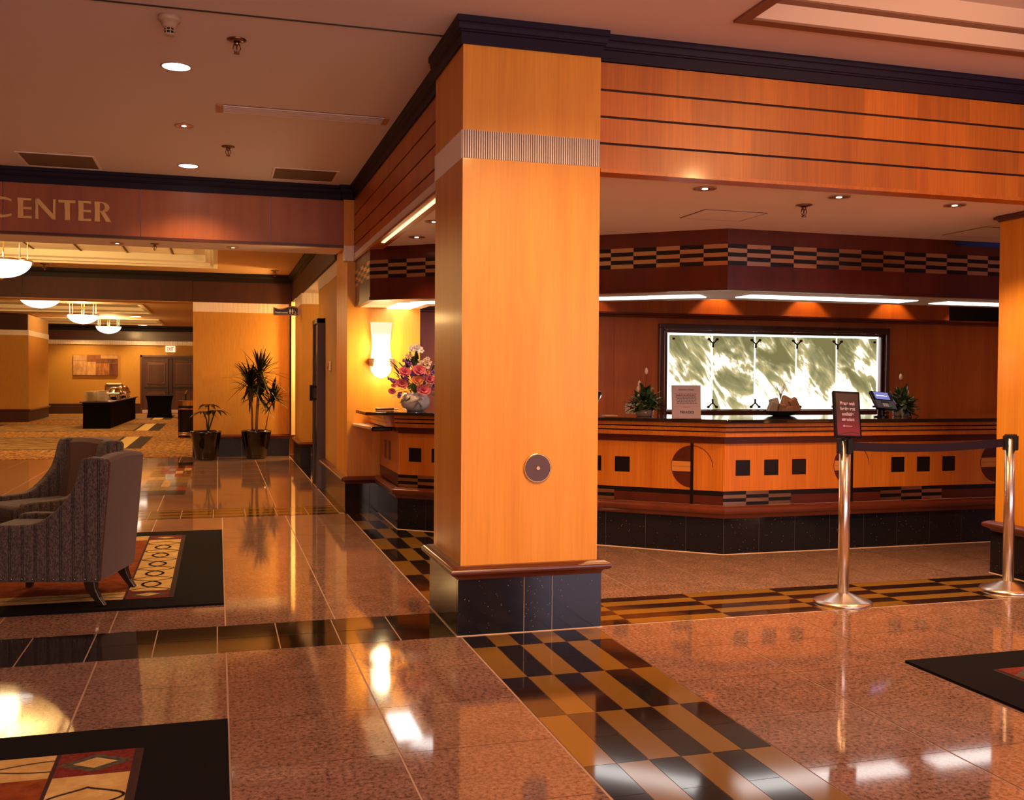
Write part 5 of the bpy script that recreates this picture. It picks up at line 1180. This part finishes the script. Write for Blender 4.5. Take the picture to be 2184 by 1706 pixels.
# notice sheet
ns = thing('notice_sign', (3.19, 6.44, TZ), 'upright grey notice sheet standing on the desk left of the bend', 'sign')
NW = Matrix.Translation((3.178, 6.43, TZ)) @ Matrix.Rotation(R(-14), 4, 'Z') @ Matrix.Rotation(R(-6), 4, 'X')
def nbox(q, x0, x1, y0, y1, z0, z1, m=0): sbox(q, x0, x1, y0, y1, z0, z1, m, NW)
q = MB(); nbox(q, -.102, .102, 0, .004, .006, .238); q.build('sheet', mat('grey_paper', (.30, .20, .20), .35), ns)
q = MB(); nbox(q, -.104, .104, -.012, .05, 0, .004); nbox(q, -.104, .104, .004, .007, 0, .238); q.build('acrylic_stand', mat('acrylic_edge', (.22, .14, .14), .15), ns)
NT = NW @ Matrix.Rotation(R(90), 4, 'X'); M_INK = mat('ink', (.03, .014, .018), .6)
text_mesh('lettering', 'Attention Guests', .11, .012, M_INK, ns, NT @ Matrix.Translation((0, .208, .001)))
q = MB(); random.seed(3)
for i in range(7):
    x = -.078+random.uniform(0, .012); xe = .078-random.uniform(0, .014); z_ = .176-i*.0108
    while x < xe: L_ = random.uniform(.008, .02); nbox(q, x, min(x+L_, xe), -.0012, -.0002, z_-.002, z_+.002); x += L_+.004
q.build('small_print', M_INK, ns)
text_mesh('lettering', 'Thank you', .045, .008, M_INK, ns, NT @ Matrix.Translation((0, .080, .001)))
text_mesh('lettering', 'PAR·A·DICE', .098, .021, M_INK, ns, NT @ Matrix.Translation((.004, .048, .001)), bold=.03)
# payment terminals
M_TERMG = mat('terminal_grey', (.07, .07, .10), .35); M_TERMW = mat('terminal_white', (.62, .55, .55), .35)
def terminal(x, y, rz, label, face=None):
    t = thing('payment_terminal', (x, y, TZ), label, 'card terminal')
    Wm = Matrix.Translation((x, y, TZ)) @ Matrix.Rotation(R(rz), 4, 'Z')
    q = MB(); n0 = 0; q.lathe([(.055, 0), (.055, .008), (.028, .014), (.026, .06)], (0, 0.01, 0), 20); q.v = [tuple(Wm @ Vector(p)) for p in q.v]; q.build('stand', M_BLACK, t, smooth=False)
    FW = Wm @ Matrix.Translation((0, -.012, .125)) @ Matrix.Rotation(R(-38), 4, 'X') @ Matrix.Rotation(R(6), 4, 'Y')
    q = MB(); sbox(q, -.092, .092, -.004, .022, -.078, .088, 0, FW); q.build('housing', M_BLACK, t, bevel=.008)
    q = MB(); sbox(q, -.090, .090, -.010, -.003, -.078, -.004, 0, FW); q.build('lower_face', face or M_TERMG, t, bevel=.004)
    q = MB(); sbox(q, -.068, .068, -.0055, -.003, .012, .078, 0, FW); so = q.build('screen', emis('screen_blue', (.16, .16, .42), .8) if not bpy.data.materials.get('screen_blue') else bpy.data.materials['screen_blue'], t)
    q = MB(); sbox(q, -.038, .048, -.0065, -.0055, .041, .047, 0, FW); sbox(q, -.050, -.040, -.0065, -.0055, .038, .050, 0, FW); q.build('screen_logo', emis('logo_white', (.8, .8, 1), 1.0) if not bpy.data.materials.get('logo_white') else bpy.data.materials['logo_white'], so)
    for r_ in range(3):
        for c_ in range(3): q = MB(); sbox(q, -.034+c_*.018, -.020+c_*.018, -.014, -.009, -.064+r_*.011, -.056+r_*.011, 0, FW); q.build('key', M_TERMW, t)
    q = MB(); sbox(q, .022, .044, -.014, -.009, -.066, -.048, 0, FW); q.build('enter_key', mat('green_key', (.01, .25, .10), .4), t)
    q = MB(); sbox(q, -.034, .034, -.013, -.008, -.024, -.006, 0, FW); q.build('card_slot', M_BLACKM, t)
    q = MB(); q.tube([FW @ Vector((.098, .0, .05)), FW @ Vector((.101, -.01, -.03))], .004, 8); q.build('stylus', M_CHROME, t)
    return t
terminal(4.845, 6.50, 8, 'black card payment terminal on the desk beside the waiting sign')
terminal(2.655, 7.03, -38, 'pale card payment terminal half hidden behind the central pillar', M_TERMW)
# bowl of wrapped stones / napkins
cb = thing('gift_basket', (4.20, 6.86, TZ), 'shallow dark basket of brown wrapped packets on the desk', 'basket')
q = MB(); q.lathe([(.07, 0), (.11, .008), (.155, .038), (.160, .040), (.150, .034), (.10, .012), (.0001, .010)], (4.20, 6.86, TZ), 28, cap=False, sy=.6); q.build('basket', M_BLACKM, cb, smooth=True)
random.seed(8)
M_PK = mat('kraft_packet', (.32, .14, .05), .5); M_PG = mat('cellophane_packet', (.35, .28, .18), .25)
for i, (dx, dz, rx, rz, w, h, mt_) in enumerate(((-.095, .055, 10, 20, .055, .075, M_PG), (-.055, .065, -8, -15, .06, .09, M_PG), (-.02, .045, 14, 10, .05, .06, M_PK), (.04, .085, -12, 25, .085, .065, M_PK), (.02, .035, 0, -10, .09, .045, M_PK), (.09, .065, 5, -30, .06, .095, M_PK), (.10, .04, -15, 5, .05, .05, M_PG))):
    Wm = Matrix.Translation((4.20+dx*1.05, 6.86-.02+random.uniform(-.02, .02), TZ+dz*1.25)) @ Matrix.Rotation(R(rz), 4, 'Y') @ Matrix.Rotation(R(rx), 4, 'X')
    q = MB(); sbox(q, -w*.6, w*.6, -.018, .018, -h*.62, h*.62, 0, Wm); q.build('packet', mt_, cb, bevel=.010, seg=2)
q = MB()
for k in range(16): a = k*.41; q.tube([(4.19, 6.86, TZ+.12), (4.19+.010*cos(a), 6.86+.010*sin(a), TZ+.17), (4.19+.040*cos(a), 6.86+.025*sin(a), TZ+.235+.012*sin(k*2.1))], .0012, 5)
q.build('raffia_tuft', mat('raffia', (.35, .26, .14), .8), cb)
# greenery arrangements on the desk
M_BUD = mat('cream_bud', (.75, .58, .38), .6); M_PALEG = mat('pale_green_leaf', (.30, .36, .18), .5); M_BERRY = mat('white_berry', (.62, .58, .42), .5)
def leaf(q, b, d_, L, w, m=0): blade(q, b, d_, L, w, random.uniform(0, .4), m, 5)
def greens(x, y, r, h, label, seed, lean=1):
    random.seed(seed); t = thing('greenery_arrangement', (x, y, TZ), label, 'flower arrangement')
    q = MB(); q.lathe([(.05, 0), (.062, .004), (.066, .045), (.060, .05)], (x, y, TZ), 16); q.build('glass_vase', mat('vase_grey', (.30, .22, .18), .15) if not bpy.data.materials.get('vase_grey') else bpy.data.materials['vase_grey'], t, smooth=True)
    for nm, mt_, n_, L0 in (('dark_leaves', M_LEAFD, 60, .11), ('green_leaves', M_LEAF, 90, .10), ('pale_leaves', M_PALEG, 40, .09)):
        q = MB()
        for k in range(n_):
            a = random.uniform(0, 2*pi); el = random.uniform(-.35, 1.4); rr = random.uniform(.0, .55)*r; zz = random.uniform(.04, h*.58*(1-rr/r*.8))
            leaf(q, (x+cos(a)*rr, y+sin(a)*rr*.7, TZ+zz), (cos(a)*cos(el), sin(a)*cos(el)*.8, sin(el)), L0*random.uniform(.6, 1.3), .032)
        q.build(nm, mt_, t)
    for k in range(9):
        a = random.uniform(0, 2*pi); rr = random.uniform(.3, .8)*r; q = MB(); c_ = (x+cos(a)*rr, y-abs(sin(a))*rr*.6, TZ+random.uniform(.04, h*.5)); q.ball(c_, random.choice((.011, .013)), 0, 10, 6); q.build('berry', M_PALEG if k % 2 else M_BERRY, t, smooth=True)
    for k in range(5):
        a = random.uniform(0, 2*pi); rr = random.uniform(.2, .7)*r; q = MB(); cx_, cy_, cz_ = x+cos(a)*rr, y-abs(sin(a))*rr*.6, TZ+random.uniform(.06, h*.32)
        for j in range(9): q.ball((cx_+random.uniform(-.018, .018), cy_+random.uniform(-.01, .01), cz_+random.uniform(-.014, .014)), .0045, 0, 6, 4)
        q.build('white_blossom', M_BERRY, t, smooth=True)
    for dx, zz in ((.01*lean, h), (-.045*lean, h*.72), (-.055*lean, h*.60)):
        q = MB(); q.tube([(x, y, TZ+.05), (x+dx*.5, y, TZ+zz*.5), (x+dx, y, TZ+zz-.035)], .0022, 6); st_ = q.build('bud_stem', M_LEAFD, t)
        q = MB(); q.lathe([(.0001, -.026), (.010, -.020), (.0125, -.004), (.009, .014), (.0001, .026)], (x+dx, y, TZ+zz), 10, cap=False); q.build('bud', M_BUD, st_, smooth=True)
greens(3.065, 6.90, .15, .34, 'leafy green and cream arrangement on the desk between pillar and notice', 21)
greens(5.14, 6.66, .13, .31, 'leafy green arrangement with cream buds behind the card terminal', 33, -1)
# wall outlet near the arrangement and papers
q = MB(); q.box(4.00, 4.115, YB-.008, YB-.001, .875, .985); ot = q.build('outlet_plate', mat('outlet_cream', (.62, .42, .28), .4), bevel=.003); tag(ot, 'cream outlet plate on the back wall behind the leafy arrangement', 'outlet')
q = MB(); q.box(2.80, 2.90, 7.02, 7.10, TZ, TZ+.004); pp_ = q.build('paper_slip', mat('paper_orange', (.7, .35, .12), .6)); tag(pp_, 'small paper slip lying on the desk near the central pillar', 'paper')
# pen tray by the vase
q = MB(); q.tube([(1.262, 8.30, TZ+.012), (1.42, 8.36, TZ+.012)], .011, 8, 0); q.tube([(1.42, 8.36, TZ+.012), (1.46, 8.37, TZ+.012)], .006, 8, 1); rl = q.build('desk_pen', [mat('brown_leather', (.20, .07, .04), .4), M_CHROME]); tag(rl, 'brown pen lying on the desk end left of the flower vase', 'pen')

# ------------------------------------------------------------------ flowers in the white vase
random.seed(5)
FX, FY = 1.578, 8.22
fa = thing('flower_vase', (FX, FY, TZ), 'round white vase of pink, purple and white flowers at the left desk end', 'flower arrangement')
q = MB(); q.lathe([(.06, 0), (.075, .003), (.110, .035), (.124, .070), (.120, .105), (.098, .140), (.085, .150), (.080, .146), (.09, .135)], (FX, FY, TZ), 40, cap=False); q.build('vase', M_WHITEC, fa, smooth=True)
def bloom(c, r, mt_, nm, n=11):
    q = MB(); c = Vector(c)
    for ring, (k0, el0, rr) in enumerate(((n, .1, 1.0), (n-3, .65, .85), (5, 1.15, .6))):
        for k in range(k0):
            a = 2*pi*k/k0+ring*.4+random.uniform(-.15, .15); el = el0+random.uniform(-.15, .15)
            d_ = Vector((cos(a)*cos(el), -abs(.25)*1.0+sin(a)*cos(el)*.6-sin(el)*.45, sin(a)*cos(el)*.75+sin(el)*.3)); 
            side = d_.cross(Vector((0, -1, .3))).normalized(); L = r*rr; w_ = r*.62
            p0 = c; p1 = c+d_*L*.6; p2 = c+d_*L+Vector((0, -.12*r, 0))
            q.add([tuple(p0), tuple(p1-side*w_/2), tuple(p2-side*w_*.32), tuple(p2+side*w_*.32), tuple(p1+side*w_/2)], [(0, 1, 4), (1, 2, 3, 4)])
    q.build(nm, mt_, fa)
M_FPK = mat('pink_petal', (.80, .20, .26), .6); M_FPE = mat('peach_petal', (.85, .34, .16), .6); M_FW = mat('cream_petal', (.85, .66, .48), .6); M_FWH = mat('white_petal', (.88, .82, .76), .6); M_FPU = mat('purple_petal', (.28, .09, .48), .6); M_FGR = mat('green_bloom', (.14, .22, .05), .7)
def fp(px, py): # photo-space layout of the bouquet in its own plane, metres about the vase
    return FX+(px-885)*.00392, TZ+(876-py)*.00392
for px, py, r, mt_ in ((857, 793, .040, M_FPK), (887, 789, .044, M_FPK), (851, 818, .040, M_FPK), (897, 831, .046, M_FPK), (911, 809, .038, M_FPK), (831, 834, .026, M_FPK), (923, 812, .03, M_FPK), (834, 822, .018, M_FPK)):
    x, z_ = fp(px, py); bloom((x, FY-.085-random.uniform(0, .03), z_), r*1.3, mt_, 'carnation')
for px, py, r, mt_ in ((883, 811, .042, M_FPE), (905, 795, .02, M_FPE)): x, z_ = fp(px, py); bloom((x, FY-.12, z_), r*1.2, mt_, 'peach_rose')
for px, py, r, mt_ in ((884, 743, .042, M_FWH), (876, 745, .030, M_FWH), (892, 748, .026, M_FWH), (868, 760, .026, M_FW), (900, 778, .046, M_FW), (906, 772, .034, M_FW), (908, 765, .018, M_FW)): x, z_ = fp(px, py); bloom((x, FY-.06, z_), r*1.25, mt_, 'lily', 6)
for (xa, ya), (xb, yb) in (((872, 781), (856, 768)), ((842, 816), (824, 806)), ((908, 802), (926, 788)), ((862, 812), (858, 800)), ((876, 803), (874, 790)), ((880, 842), (872, 846)), ((920, 826), (926, 818)), ((850, 840), (846, 846)), ((895, 800), (900, 790)), ((858, 824), (866, 818))):
    q = MB()
    for k in range(26):
        t_ = k/25; x, z_ = fp(xa+(xb-xa)*t_, ya+(yb-ya)*t_); q.ball((x+random.uniform(-.016, .016)*(1.1-t_*.7), FY-.07+random.uniform(-.016, .016), z_+random.uniform(-.016, .016)*(1.1-t_*.7)), random.uniform(.006, .010), 0, 6, 4)
    q.build('larkspur_spike', M_FPU, fa)
for px, py in ((872, 823), (896, 816), (877, 830)):
    q = MB(); x, z_ = fp(px, py)
    for k in range(30): q.ball((x+random.uniform(-.026, .026), FY-.08+random.uniform(-.02, .02), z_+random.uniform(-.024, .024)), .007, 0, 6, 4)
    q.build('green_bloom', M_FGR, fa)
q = MB()
for k in range(130):
    px = random.uniform(842, 928); py = random.uniform(775, 842); x, z_ = fp(px, py); a = atan2(z_-(TZ+.12), x-FX)+random.uniform(-.4, .4)
    blade(q, (x, FY-.03+random.uniform(-.03, .05), z_), (cos(a), random.uniform(-.5, .5), sin(a)), random.uniform(.05, .10), .026, .2, 0, 5)
for px, py in ((876, 760), (884, 758), (890, 756), (866, 770), (880, 770), (888, 766)):
    x, z_ = fp(px, py); blade(q, (x, FY-.02, z_-.04), (random.uniform(-.5, .5), -.2, 1), .09, .03, .05)
q.build('leaves', M_LEAF, fa)
q = MB()
for px, py, dx, dz in ((884, 852, .5, -.8), (884, 852, -.9, -.3), (884, 850, .9, .1), (890, 862, .3, -.9), (860, 848, -.8, -.5), (868, 846, -.5, -.4), (900, 850, .8, -.2), (884, 856, -.4, -.7)):
    x, z_ = fp(px, py); L_ = .075
    for k in range(9):
        t_ = k/9; bx_, bz_ = x+dx*L_*t_, z_+dz*L_*t_
        for s_ in (-1, 1): blade(q, (bx_, FY-.125, bz_), (dx*.6-dz*s_*.6, -.1, dz*.6+dx*s_*.6), .022*(1.1-t_*.6), .006, 0, 0, 3)
q.build('fern_fronds', M_LEAF, fa)
q = MB()
for k in range(14): px = random.uniform(862, 908); py = random.uniform(760, 830); x, z_ = fp(px, py); q.tube([(FX, FY, TZ+.12), (FX+(x-FX)*.5, FY-.01, (z_+TZ+.12)/2), (x, FY-.04, z_)], .002, 5)
q.build('stems', M_LEAF, fa)

# ------------------------------------------------------------------ groups of like things
GR = {'ceiling_downlight': 'round recessed ceiling lights', 'fire_sprinkler': 'brass sprinklers in the ceilings', 'bowl_pendant': 'row of glass bowl pendant lamps', 'armchair': 'striped armchairs on the rug', 'stanchion': 'queue stanchions before the desk', 'plate_stack': 'stacks of plates on the buffet', 'chafing_dish': 'chafing dishes on the buffet', 'square_pillar': 'orange wood pillars', 'air_grille': 'air grilles in the lobby ceiling', 'access_panel': 'access panels in the low ceiling', 'area_rug': 'black bordered rugs', 'payment_terminal': 'card terminals on the desk', 'greenery_arrangement': 'leafy arrangements on the desk'}
for o in bpy.data.objects:
    if o.parent is None and o.name.split('.')[0] in GR: o['group'] = GR[o.name.split('.')[0]]
